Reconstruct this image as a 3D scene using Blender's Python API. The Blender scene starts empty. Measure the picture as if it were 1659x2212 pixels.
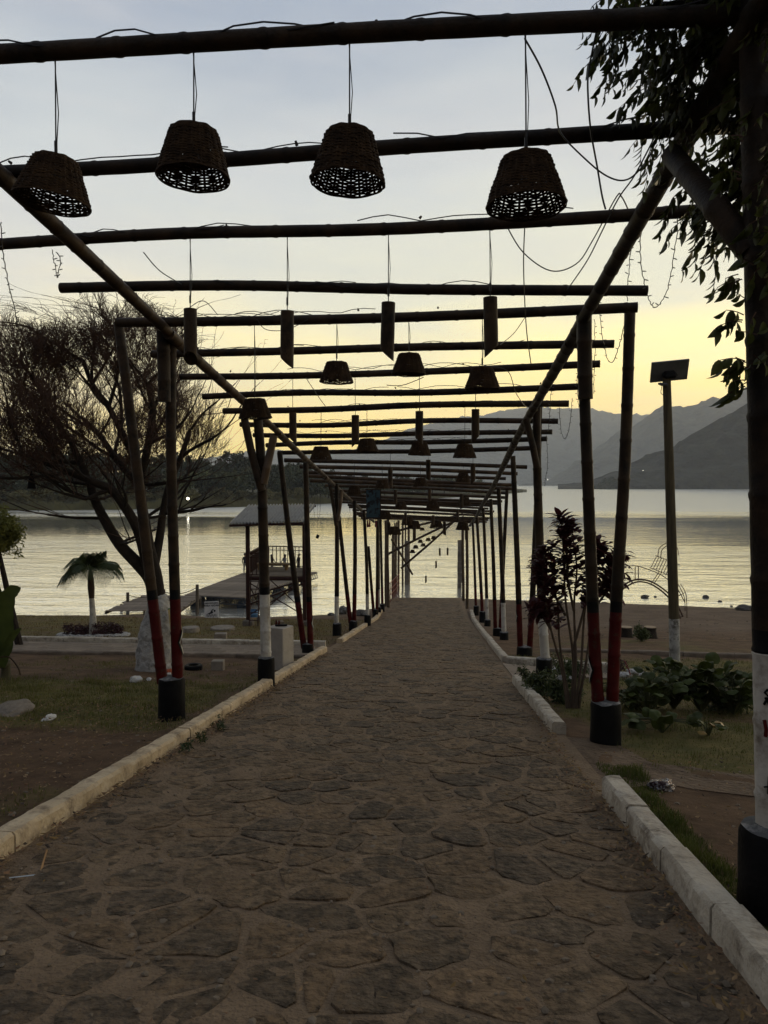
import bpy, bmesh, math, random
import numpy as np
from mathutils import Vector, Matrix, noise as mnoise

random.seed(7)
RNG = np.random.default_rng(7)
S = bpy.context.scene
COL = S.collection
R = math.radians

# ------------------------------------------------------------------ camera
CAM = Vector((0.0, 0.0, 6.2))
FPX, CX, CY, HORIZON = 1600.0, 829.5, 1106.0, 1044.0
YAW = R(4.13)
PITCH = math.atan((CY - HORIZON) / FPX)
cam_d = bpy.data.cameras.new('camera')
cam_d.sensor_fit = 'VERTICAL'
cam_d.sensor_height = 36.0
cam_d.lens = 36.0 * FPX / 2212.0
cam_d.clip_start = 0.05
cam_d.clip_end = 40000.0
cam = bpy.data.objects.new('camera', cam_d)
cam.location = CAM
cam.rotation_euler = (R(90) - PITCH, 0, YAW)
COL.objects.link(cam)
S.camera = cam
ROT = cam.rotation_euler.to_matrix()

# ------------------------------------------------------------------ sky
SUN_ELEV, SUN_AZ = R(6.5), R(42)          # azimuth measured clockwise from +Y
world = bpy.data.worlds.new('World')
S.world = world
world.use_nodes = True
wn = world.node_tree
wn.nodes.clear()
def wnode(t, **k):
    n = wn.nodes.new(t)
    for a, b in k.items():
        setattr(n, a, b)
    return n
def wl(a, b):
    wn.links.new(a, b)
w_out = wnode('ShaderNodeOutputWorld')
w_bg = wnode('ShaderNodeBackground')
w_bg.inputs['Strength'].default_value = 0.1
sky = wnode('ShaderNodeTexSky', sky_type='NISHITA', sun_disc=False)
sky.sun_elevation = SUN_ELEV
sky.sun_rotation = SUN_AZ
sky.air_density = 1.0
sky.dust_density = 2.0
tc = wnode('ShaderNodeTexCoord')
sep = wnode('ShaderNodeSeparateXYZ')
wl(tc.outputs['Generated'], sep.inputs[0])
# thin evening cloud veil: colour by height above the horizon, broken by soft streaks
asin = wnode('ShaderNodeMath', operation='ARCSINE')
wl(sep.outputs['Z'], asin.inputs[0])
mapc = wnode('ShaderNodeMapping')
mapc.inputs['Scale'].default_value = (1.6, 1.6, 7.0)
mapc.inputs['Location'].default_value = (3.1, 0.7, 0.2)
wl(tc.outputs['Generated'], mapc.inputs[0])
cn = wnode('ShaderNodeTexNoise')
cn.inputs['Scale'].default_value = 2.2
cn.inputs['Detail'].default_value = 6.0
cn.inputs['Roughness'].default_value = 0.55
wl(mapc.outputs[0], cn.inputs['Vector'])
cs = wnode('ShaderNodeMath', operation='MULTIPLY_ADD')
cs.inputs[1].default_value = 0.12
cs.inputs[2].default_value = -0.06
wl(cn.outputs['Fac'], cs.inputs[0])
el = wnode('ShaderNodeMath', operation='MULTIPLY_ADD')
el.inputs[1].default_value = 1.0 / R(90)
wl(asin.outputs[0], el.inputs[0])
wl(cs.outputs[0], el.inputs[2])
# streaks move the colour more the higher one looks, hardly at all near the horizon
ramp = wnode('ShaderNodeValToRGB')
RAMP = [(0.00, (1.02, 0.76, 0.05)), (0.05, (1.20, 0.84, 0.15)), (0.095, (1.06, 0.88, 0.36)), (0.155, (0.64, 0.62, 0.46)),
        (0.24, (0.47, 0.485, 0.47)), (0.36, (0.265, 0.305, 0.37)), (0.55, (0.21, 0.24, 0.285)), (1.00, (0.16, 0.185, 0.225))]
cr = ramp.color_ramp
cr.elements[0].position, cr.elements[0].color = RAMP[0][0], (*RAMP[0][1], 1)
cr.elements[1].position, cr.elements[1].color = RAMP[-1][0], (*RAMP[-1][1], 1)
for p_, c_ in RAMP[1:-1]:
    e_ = cr.elements.new(p_)
    e_.color = (*c_, 1)
wl(el.outputs[0], ramp.inputs[0])
# the glow is centred on the sunset and dies away round to the east
sdir = (math.sin(SUN_AZ), math.cos(SUN_AZ), 0.0)
dot = wnode('ShaderNodeVectorMath', operation='DOT_PRODUCT')
dot.inputs[1].default_value = sdir
wl(tc.outputs['Generated'], dot.inputs[0])
gl = wnode('ShaderNodeMapRange')
gl.inputs['From Min'].default_value = -0.55
gl.inputs['From Max'].default_value = 0.25
wl(dot.outputs['Value'], gl.inputs['Value'])
east = wnode('ShaderNodeValToRGB')
ec = east.color_ramp
ec.elements[0].position, ec.elements[0].color = 0.0, (0.06, 0.055, 0.06, 1)
ec.elements[1].position, ec.elements[1].color = 1.0, (0.17, 0.21, 0.28, 1)
for p_, c_ in ((0.08, (0.08, 0.07, 0.07)), (0.2, (0.10, 0.10, 0.11)), (0.37, (0.13, 0.15, 0.18))):
    e_ = ec.elements.new(p_)
    e_.color = (*c_, 1)
wl(el.outputs[0], east.inputs[0])
cool = wnode('ShaderNodeValToRGB')
cc = cool.color_ramp
COOL = [(0.00, (0.92, 0.66, 0.20)), (0.05, (0.95, 0.73, 0.28)), (0.095, (0.88, 0.76, 0.42)), (0.155, (0.62, 0.60, 0.51)),
        (0.24, (0.45, 0.475, 0.48)), (0.36, (0.265, 0.305, 0.37)), (0.55, (0.21, 0.24, 0.285)), (1.00, (0.16, 0.185, 0.225))]
cc.elements[0].position, cc.elements[0].color = COOL[0][0], (*COOL[0][1], 1)
cc.elements[1].position, cc.elements[1].color = COOL[-1][0], (*COOL[-1][1], 1)
for p_, c_ in COOL[1:-1]:
    e_ = cc.elements.new(p_)
    e_.color = (*c_, 1)
wl(el.outputs[0], cool.inputs[0])
warm = wnode('ShaderNodeMapRange')
warm.inputs['From Min'].default_value = 0.30
warm.inputs['From Max'].default_value = 0.82
wl(dot.outputs['Value'], warm.inputs['Value'])
mixw = wnode('ShaderNodeMix', data_type='RGBA')
wl(warm.outputs[0], mixw.inputs[0])
wl(cool.outputs[0], mixw.inputs[6])
wl(ramp.outputs[0], mixw.inputs[7])
mixaz = wnode('ShaderNodeMix', data_type='RGBA')
wl(gl.outputs[0], mixaz.inputs[0])
wl(east.outputs[0], mixaz.inputs[6])
wl(mixw.outputs[2], mixaz.inputs[7])
# a few slightly pink-grey cloud streaks
cn2 = wnode('ShaderNodeTexNoise')
cn2.inputs['Scale'].default_value = 3.0
cn2.inputs['Detail'].default_value = 7.0
map2 = wnode('ShaderNodeMapping')
map2.inputs['Scale'].default_value = (1.0, 1.0, 5.0)
map2.inputs['Rotation'].default_value = (0.12, 0.3, 0.4)
wl(tc.outputs['Generated'], map2.inputs[0])
wl(map2.outputs[0], cn2.inputs['Vector'])
sr = wnode('ShaderNodeMapRange')
sr.inputs['From Min'].default_value = 0.45
sr.inputs['From Max'].default_value = 0.75
sr.inputs['To Max'].default_value = 0.38
wl(cn2.outputs['Fac'], sr.inputs['Value'])
mixc = wnode('ShaderNodeMix', data_type='RGBA')
mixc.inputs[7].default_value = (0.52, 0.49, 0.48, 1)
wl(sr.outputs[0], mixc.inputs[0])
wl(mixaz.outputs[2], mixc.inputs[6])
up = wnode('ShaderNodeVectorMath', operation='SCALE')
up.inputs['Scale'].default_value = 15.6
wl(mixc.outputs[2], up.inputs[0])
mixs = wnode('ShaderNodeMix', data_type='RGBA')
mixs.inputs[0].default_value = 0.93
wl(sky.outputs[0], mixs.inputs[6])
wl(up.outputs[0], mixs.inputs[7])
wl(mixs.outputs[2], w_bg.inputs['Color'])
wl(w_bg.outputs[0], w_out.inputs[0])

# ------------------------------------------------------------------ sun (already down behind the ridge: weak and very soft)
sun_d = bpy.data.lights.new('sun', 'SUN')
sun_d.energy = 0.75
sun_d.angle = R(14)
sun_d.color = (1.0, 0.78, 0.52)
sun = bpy.data.objects.new('sun', sun_d)
sv = Vector((math.sin(SUN_AZ) * math.cos(SUN_ELEV), math.cos(SUN_AZ) * math.cos(SUN_ELEV), math.sin(SUN_ELEV)))
sun.rotation_euler = sv.to_track_quat('Z', 'Y').to_euler()
sun.location = (20, 20, 30)
COL.objects.link(sun)

S.render.engine = 'CYCLES'
S.view_settings.view_transform = 'Standard'
S.view_settings.look = 'None'
S.view_settings.exposure = 0.1
S.view_settings.gamma = 1.0
S.cycles.use_denoising = True
S.cycles.max_bounces = 6
S.cycles.diffuse_bounces = 3
S.cycles.glossy_bounces = 3
S.cycles.transparent_max_bounces = 8
S.cycles.volume_bounces = 2

# ------------------------------------------------------------------ geometry of the place
SLOPE = 0.1319
PATH_L, PATH_R = -2.40, 1.22
SHORE = [(-400, 60), (-60, 37), (-24, 33.6), (-17, 33.2), (-13, 34.2), (-9.5, 33.2), (-5, 34.5), (-3, 36.5), (-2.4, 39.6), (1.3, 39.9), (6, 39.2), (11, 38.6), (16, 37.4), (24, 37.0), (60, 42), (400, 80)]
def lerp_tab(tab, x):
    if x <= tab[0][0]:
        return tab[0][1]
    for (a, b), (c, d) in zip(tab, tab[1:]):
        if x <= c:
            return b + (d - b) * (x - a) / (c - a)
    return tab[-1][1]
def smooth(a, b, x):
    t = min(1, max(0, (x - a) / (b - a)))
    return t * t * (3 - 2 * t)
def plane_z(y):
    return 4.6 - SLOPE * max(y, -14)
def on_path(x):
    return 1 - smooth(0.1, 0.8, max(PATH_L - x, x - PATH_R, 0.0))
def gz(x, y, bumps=True):
    ys = lerp_tab(SHORE, x)
    y0 = min(30.0, ys - 3.0)
    if y < y0:
        z = plane_z(y)
    else:
        z = plane_z(y0) * (1 - (y - y0) / (ys - y0))
        z = max(z, -2.5)
    if bumps:
        b = 0.05 * mnoise.noise(Vector((x * .5, y * .5, 1.3))) + 0.018 * mnoise.noise(Vector((x * 2.1, y * 2.1, 5.3)))
        z += (b - 0.03) * (1 - on_path(x)) * min(1, max(0.0, (ys - y) * .3))
    return z
def ray(px, py):
    return ROT @ Vector(((px - CX) / FPX, -(py - CY) / FPX, -1.0))
def P(px, py, y):
    """Point of the place at distance y in front of the camera seen at that spot of the photograph."""
    d = ray(px, py)
    return CAM + d * (y / d.y)
def G(px, py):
    """Ground point."""
    d = ray(px, py)
    lo, hi = 1.0, 60.0
    for _ in range(60):
        m = (lo + hi) / 2
        p = CAM + d * (m / d.y)
        if p.z > gz(p.x, p.y, False):
            lo = m
        else:
            hi = m
    p = CAM + d * (lo / d.y)
    return Vector((p.x, p.y, gz(p.x, p.y)))
def W(px, py):
    """Point on the lake surface."""
    d = ray(px, py)
    return CAM + d * (-CAM.z / d.z)

# ------------------------------------------------------------------ materials
MATS = {}
def M(name, col, rough=0.8, var=0.35, scale=6.0, bump=0.3, bscale=40.0, col2=None, metallic=0.0, stretch=(1, 1, 1), rnd=0.0,
      spots=None, spot_scale=9.0, spot_lo=0.6, spot_hi=0.7, spec=0.3, bdist=0.01, trans=0.0):
    if name in MATS:
        return MATS[name]
    m = bpy.data.materials.new(name)
    m.use_nodes = True
    nt = m.node_tree
    b = nt.nodes['Principled BSDF']
    b.inputs['Roughness'].default_value = rough
    b.inputs['Metallic'].default_value = metallic
    b.inputs['Specular IOR Level'].default_value = spec
    t = nt.nodes.new('ShaderNodeTexCoord')
    mp = nt.nodes.new('ShaderNodeMapping')
    mp.inputs['Scale'].default_value = stretch
    nt.links.new(t.outputs['Object'], mp.inputs[0])
    n = nt.nodes.new('ShaderNodeTexNoise')
    n.inputs['Scale'].default_value = scale
    n.inputs['Detail'].default_value = 7
    n.inputs['Roughness'].default_value = 0.62
    nt.links.new(mp.outputs[0], n.inputs['Vector'])
    cr = nt.nodes.new('ShaderNodeValToRGB')
    c2 = col2 or tuple(min(1, c * (1 + var)) for c in col)
    c1 = tuple(c * (1 - var) for c in col) if not col2 else col
    cr.color_ramp.elements[0].position, cr.color_ramp.elements[0].color = 0.32, (*c1, 1)
    cr.color_ramp.elements[1].position, cr.color_ramp.elements[1].color = 0.68, (*c2, 1)
    nt.links.new(n.outputs['Fac'], cr.inputs[0])
    out = cr.outputs[0]
    if spots:
        n2 = nt.nodes.new('ShaderNodeTexNoise')
        n2.inputs['Scale'].default_value = spot_scale
        n2.inputs['Detail'].default_value = 8
        n2.inputs['Roughness'].default_value = 0.7
        nt.links.new(mp.outputs[0], n2.inputs['Vector'])
        mr = nt.nodes.new('ShaderNodeMapRange')
        mr.inputs['From Min'].default_value = spot_lo
        mr.inputs['From Max'].default_value = spot_hi
        nt.links.new(n2.outputs['Fac'], mr.inputs['Value'])
        mx = nt.nodes.new('ShaderNodeMix')
        mx.data_type = 'RGBA'
        mx.inputs[7].default_value = (*spots, 1)
        nt.links.new(mr.outputs[0], mx.inputs[0])
        nt.links.new(out, mx.inputs[6])
        out = mx.outputs[2]
    if rnd:
        oi = nt.nodes.new('ShaderNodeObjectInfo')
        mr = nt.nodes.new('ShaderNodeMapRange')
        mr.inputs['To Min'].default_value = 1 - rnd
        mr.inputs['To Max'].default_value = 1 + rnd
        nt.links.new(oi.outputs['Random'], mr.inputs['Value'])
        sc = nt.nodes.new('ShaderNodeVectorMath')
        sc.operation = 'SCALE'
        nt.links.new(out, sc.inputs[0])
        nt.links.new(mr.outputs[0], sc.inputs['Scale'])
        out = sc.outputs[0]
    nt.links.new(out, b.inputs['Base Color'])
    if bump:
        n3 = nt.nodes.new('ShaderNodeTexNoise')
        n3.inputs['Scale'].default_value = bscale
        n3.inputs['Detail'].default_value = 6
        nt.links.new(mp.outputs[0], n3.inputs['Vector'])
        bp = nt.nodes.new('ShaderNodeBump')
        bp.inputs['Strength'].default_value = bump
        bp.inputs['Distance'].default_value = bdist
        nt.links.new(n3.outputs['Fac'], bp.inputs['Height'])
        nt.links.new(bp.outputs[0], b.inputs['Normal'])
    if trans:
        tr = nt.nodes.new('ShaderNodeBsdfTranslucent')
        nt.links.new(out, tr.inputs['Color'])
        ms = nt.nodes.new('ShaderNodeMixShader')
        ms.inputs[0].default_value = trans
        nt.links.new(b.outputs[0], ms.inputs[1])
        nt.links.new(tr.outputs[0], ms.inputs[2])
        nt.links.new(ms.outputs[0], nt.nodes['Material Output'].inputs[0])
    MATS[name] = m
    return m

# ------------------------------------------------------------------ mesh helpers
class MB:
    def __init__(self):
        self.v, self.f, self.m = [], [], []
    def add(self, verts, faces, mat=0):
        o = len(self.v)
        self.v.extend(tuple(q) for q in verts)
        self.f.extend(tuple(i + o for i in f) for f in faces)
        self.m.extend([mat] * len(faces) if isinstance(mat, int) else mat)
    def tube(self, pts, rad, n=8, cap=True, mat=0, mats=None, hollow=0.0):
        pts = [Vector(p) for p in pts]
        k = len(pts)
        if not hasattr(rad, '__len__'):
            rad = [rad] * k
        d = (pts[1] - pts[0]).normalized()
        a = d.orthogonal().normalized()
        vs, fs, ms = [], [], []
        for i, p in enumerate(pts):
            if i == 0:
                t = pts[1] - pts[0]
            elif i == k - 1:
                t = pts[-1] - pts[-2]
            else:
                t = (pts[i + 1] - pts[i]).normalized() + (pts[i] - pts[i - 1]).normalized()
            if t.length < 1e-9:
                t = d
            t.normalize()
            a = (a - t * a.dot(t))
            a = a.normalized() if a.length > 1e-6 else t.orthogonal().normalized()
            b = t.cross(a)
            for j in range(n):
                w = 2 * math.pi * j / n
                vs.append(p + (a * math.cos(w) + b * math.sin(w)) * rad[i])
        for i in range(k - 1):
            for j in range(n):
                j2 = (j + 1) % n
                fs.append((i * n + j, i * n + j2, (i + 1) * n + j2, (i + 1) * n + j))
                ms.append(mats[i] if mats else mat)
        if cap:
            fs.append(tuple(reversed(range(n))))
            ms.append(mats[0] if mats else mat)
            fs.append(tuple((k - 1) * n + j for j in range(n)))
            ms.append(mats[-1] if mats else mat)
        self.add(vs, fs, ms)
    def box(self, c, s, rot=None, mat=0, bevel=0.0):
        hx, hy, hz = s[0] / 2, s[1] / 2, s[2] / 2
        c = Vector(c)
        if bevel:
            bm = bmesh.new()
            bmesh.ops.create_cube(bm, size=1.0)
            for v in bm.verts:
                v.co = Vector((v.co.x * s[0], v.co.y * s[1], v.co.z * s[2]))
            bmesh.ops.bevel(bm, geom=list(bm.edges), offset=bevel, segments=1, affect='EDGES')
            bm.verts.index_update()
            vs = [(rot @ v.co if rot else v.co.copy()) + c for v in bm.verts]
            fs = [tuple(v.index for v in f.verts) for f in bm.faces]
            bm.free()
            self.add(vs, fs, mat)
            return
        vs = [Vector((x, y, z)) for x in (-hx, hx) for y in (-hy, hy) for z in (-hz, hz)]
        vs = [(rot @ v if rot else v) + c for v in vs]
        self.add(vs, [(0, 1, 3, 2), (4, 6, 7, 5), (0, 4, 5, 1), (2, 3, 7, 6), (0, 2, 6, 4), (1, 5, 7, 3)], mat)
    def lathe(self, prof, c=(0, 0, 0), n=16, mat=0, mats=None, capb=True, capt=True):
        vs, fs, ms = [], [], []
        for r, z in prof:
            for j in range(n):
                w = 2 * math.pi * j / n
                vs.append((c[0] + r * math.cos(w), c[1] + r * math.sin(w), c[2] + z))
        for i in range(len(prof) - 1):
            for j in range(n):
                j2 = (j + 1) % n
                fs.append((i * n + j, i * n + j2, (i + 1) * n + j2, (i + 1) * n + j))
                ms.append(mats[i] if mats else mat)
        if capb:
            fs.append(tuple(reversed(range(n))))
            ms.append(mats[0] if mats else mat)
        if capt:
            fs.append(tuple((len(prof) - 1) * n + j for j in range(n)))
            ms.append(mats[-1] if mats else mat)
        self.add(vs, fs, ms)
    def mesh(self, name, mats, smooth=True, off=None):
        me = bpy.data.meshes.new(name)
        v = self.v if off is None else [(a - off[0], b - off[1], c - off[2]) for a, b, c in self.v]
        me.from_pydata(v, [], self.f)
        for m in (mats if isinstance(mats, (list, tuple)) else [mats]):
            me.materials.append(m)
        if any(self.m):
            me.polygons.foreach_set('material_index', self.m)
        me.polygons.foreach_set('use_smooth', [smooth] * len(self.f))
        me.update()
        if smooth:
            try:
                me.set_sharp_from_angle(angle=R(40))
            except Exception:
                pass
        return me
    def build(self, name, mats, parent=None, smooth=True, origin=None, local=False):
        if parent is not None:
            off = None if local else world_loc(parent)
            o = bpy.data.objects.new(name, self.mesh(name, mats, smooth, off))
            o.parent = parent
        else:
            a = np.array(self.v)
            if origin is None:
                origin = ((a[:, 0].min() + a[:, 0].max()) / 2, (a[:, 1].min() + a[:, 1].max()) / 2, a[:, 2].min())
            o = bpy.data.objects.new(name, self.mesh(name, mats, smooth, origin))
            o.location = origin
        COL.objects.link(o)
        return o
def world_loc(o):
    v = Vector((0, 0, 0))
    while o is not None:
        v += o.location
        o = o.parent
    return v
def np_mesh(name, verts, faces, mat, smooth=False, mi=None):
    """verts (n,3), faces (m,k) with one k."""
    me = bpy.data.meshes.new(name)
    verts = np.asarray(verts, dtype=np.float32)
    faces = np.asarray(faces, dtype=np.int32)
    m, k = faces.shape
    me.vertices.add(len(verts))
    me.vertices.foreach_set('co', verts.ravel())
    me.loops.add(m * k)
    me.loops.foreach_set('vertex_index', faces.ravel())
    me.polygons.add(m)
    me.polygons.foreach_set('loop_start', np.arange(0, m * k, k, dtype=np.int32))
    me.polygons.foreach_set('loop_total', np.full(m, k, dtype=np.int32))
    for q in (mat if isinstance(mat, (list, tuple)) else [mat]):
        me.materials.append(q)
    if mi is not None:
        me.polygons.foreach_set('material_index', np.asarray(mi, dtype=np.int32))
    me.polygons.foreach_set('use_smooth', np.full(m, smooth))
    me.update(calc_edges=True)
    me.validate()
    return me
def link(name, me, parent=None, loc=(0, 0, 0)):
    o = bpy.data.objects.new(name, me)
    o.location = loc
    o.parent = parent
    COL.objects.link(o)
    return o
def tag(o, label=None, cat=None, group=None, kind=None):
    if label:
        o['label'] = label
    if cat:
        o['category'] = cat
    if group:
        o['group'] = group
    if kind:
        o['kind'] = kind
    return o
def empty(name, loc, label=None, cat=None, group=None, rot=(0, 0, 0)):
    o = bpy.data.objects.new(name, None)
    o.empty_display_size = 0.1
    o.location = loc
    o.rotation_euler = rot
    COL.objects.link(o)
    return tag(o, label, cat, group)
def arc_pts(p, q, sag, n=10, wob=0.0):
    p, q = Vector(p), Vector(q)
    out = []
    for i in range(n + 1):
        t = i / n
        v = p.lerp(q, t)
        v.z -= sag * 4 * t * (1 - t)
        if wob and 0 < i < n:
            v += Vector((random.uniform(-wob, wob), random.uniform(-wob, wob), random.uniform(-wob, wob)))
        out.append(v)
    return out
def smooth_path(pts, sub=4):
    """Catmull-Rom through points."""
    pts = [Vector(p) for p in pts]
    out = []
    for i in range(len(pts) - 1):
        p0, p1, p2, p3 = pts[max(i - 1, 0)], pts[i], pts[i + 1], pts[min(i + 2, len(pts) - 1)]
        for k in range(sub):
            t = k / sub
            out.append(0.5 * ((2 * p1) + (p2 - p0) * t + (2 * p0 - 5 * p1 + 4 * p2 - p3) * t * t + (3 * p1 - p0 - 3 * p2 + p3) * t ** 3))
    out.append(pts[-1])
    return out
def bamboo(mb, pts, r0, r1=None, n=10, node=0.34, zones=None, jit=0.004, hollow=True):
    """A jointed bamboo pole along a polyline; zones = [(metres from start, material index), ...] ascending."""
    pts = [Vector(p) for p in pts]
    if len(pts) == 2:
        a, b = pts
        d = (b - a)
        s1 = d.orthogonal().normalized()
        s2 = d.cross(s1).normalized()
        k = d.length * 0.006
        o1, o2, ph = random.uniform(-k, k), random.uniform(-k, k), random.uniform(0, 3)
        pts = [a.lerp(b, t / 8) + s1 * (o1 * math.sin(math.pi * t / 8)) + s2 * (o2 * math.sin(ph + 2 * math.pi * t / 8) - o2 * math.sin(ph)) for t in range(9)]
    else:
        pts = smooth_path(pts, 4)
    r1 = r1 or r0 * 0.88
    L = [0.0]
    for a, b in zip(pts, pts[1:]):
        L.append(L[-1] + (b - a).length)
    tot = L[-1]
    def at(s):
        s = min(max(s, 0), tot)
        for i in range(len(L) - 1):
            if s <= L[i + 1] or i == len(L) - 2:
                t = (s - L[i]) / max(L[i + 1] - L[i], 1e-9)
                return pts[i].lerp(pts[i + 1], t)
    st = [(0.0, 1.0)]
    s = random.uniform(0.1, node)
    while s < tot - 0.06:
        st += [(s - 0.025, 0.985), (s - 0.008, 1.05), (s + 0.008, 1.07), (s + 0.025, 0.975), (s + node * .5, 1.0)]
        s += node * random.uniform(0.85, 1.15)
    st = [q for q in st if q[0] < tot - 0.01] + [(tot, 1.0)]
    if zones:
        for z0, _ in zones:
            if 0.02 < z0 < tot - .02:
                st.append((z0, 1.0))
                st.append((z0 + 0.001, 1.0))
    st.sort()
    P_, R_, Mi = [], [], []
    for s, k in st:
        P_.append(at(s))
        R_.append((r0 + (r1 - r0) * s / tot) * k)
        mi = 0
        if zones:
            for z0, zm in zones:
                if s >= z0 - 1e-6:
                    mi = zm
        Mi.append(mi)
    keep_p, keep_r, keep_m = [P_[0]], [R_[0]], [Mi[0]]
    for p, r, m in zip(P_[1:], R_[1:], Mi[1:]):
        if (p - keep_p[-1]).length > 0.0008:
            keep_p.append(p), keep_r.append(r), keep_m.append(m)
    mb.tube(keep_p, keep_r, n=n, mats=keep_m)
def rotz(a):
    return Matrix.Rotation(a, 3, 'Z')
ORD = ['first', 'second', 'third', 'fourth', 'fifth', 'sixth', 'seventh', 'eighth', 'ninth', 'tenth', 'eleventh', 'twelfth', 'thirteenth', 'fourteenth', 'fifteenth', 'sixteenth']

# ================================================================== SETTING
# ---- how much grass / sand covers a spot of the ground
def boxm(x, y, x0, x1, y0, y1, s=0.4):
    return min(smooth(x0 - s, x0 + s, x), 1 - smooth(x1 - s, x1 + s, x), smooth(y0 - s, y0 + s, y), 1 - smooth(y1 - s, y1 + s, y))
def grass_cover(x, y):
    if PATH_L - 0.16 < x < PATH_R + 0.16:
        return 0.0
    n = 0.5 + 0.5 * mnoise.noise(Vector((x * .9, y * .9, 2.0))) * 1.3 + 0.25 * mnoise.noise(Vector((x * 3.1, y * 3.1, 9.0)))
    g = 0.0
    if x < 0:
        g = max(g, 1.25 * boxm(x, y, -40, -2.95, 7.7, 11.3, .5) * (0.35 + n))
        g = max(g, 0.8 * boxm(x, y, -9, -2.75, 4.2, 5.3, .3) * (n * 1.1))
        g = max(g, 0.75 * boxm(x, y, -40, -2.6, 11.5, 14.6, .6) * max(0, n * 1.6 - .55))
        g = max(g, 0.9 * boxm(x, y, -60, -2.7, 17.7, 30, 1.5) * (0.35 + n * .8))
    else:
        g = max(g, 1.2 * boxm(x, y, 1.75, 30, 6.5, 8.8, .25) * (0.3 + n))
        g = max(g, 0.9 * boxm(x, y, 1.45, 30, 8.8, 16.2, .5) * (0.3 + n))
        g = max(g, 0.7 * boxm(x, y, 1.6, 30, 16.8, 22, 1.5) * max(0, n * 1.5 - .3))
        g = max(g, 1.5 * boxm(x, y, 1.38, 1.62, 2.2, 6.1, .1) * (0.5 + n))
        g = max(g, 1.4 * boxm(x, y, 1.0, 1.7, 5.75, 6.5, .15) * (0.5 + n * .7))
    return max(0.0, min(1.0, g))
def sand_cover(x, y):
    ys = lerp_tab(SHORE, x)
    return smooth(ys - (17 if x > 0 else 4.5), ys - (10 if x > 0 else 1.5), y)

# ---- ground
def axis(segs):
    out = []
    for a, b, s in segs:
        k = max(1, int(round((b - a) / s)))
        out += [a + (b - a) * i / k for i in range(k)]
    out.append(segs[-1][1])
    return out
gx = axis([(-400, -60, 34), (-60, -20, 2.5), (-20, -6, 0.5), (-6, 6, 0.14), (6, 20, 0.5), (20, 60, 2.5), (60, 400, 34)])
gy = axis([(-300, -20, 28), (-20, 0, 2), (0, 18, 0.14), (18, 42, 0.35), (42, 60, 3), (60, 100, 10)])
gv = np.zeros((len(gx) * len(gy), 3), dtype=np.float32)
gg = np.zeros(len(gv), dtype=np.float32)
gs = np.zeros(len(gv), dtype=np.float32)
k = 0
for y in gy:
    for x in gx:
        gv[k] = (x, y, gz(x, y))
        gg[k] = grass_cover(x, y)
        gs[k] = sand_cover(x, y)
        k += 1
nx, ny = len(gx), len(gy)
ii, jj = np.meshgrid(np.arange(nx - 1), np.arange(ny - 1))
a0 = (jj * nx + ii).ravel()
gf = np.stack([a0, a0 + 1, a0 + nx + 1, a0 + nx], axis=1)

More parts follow.
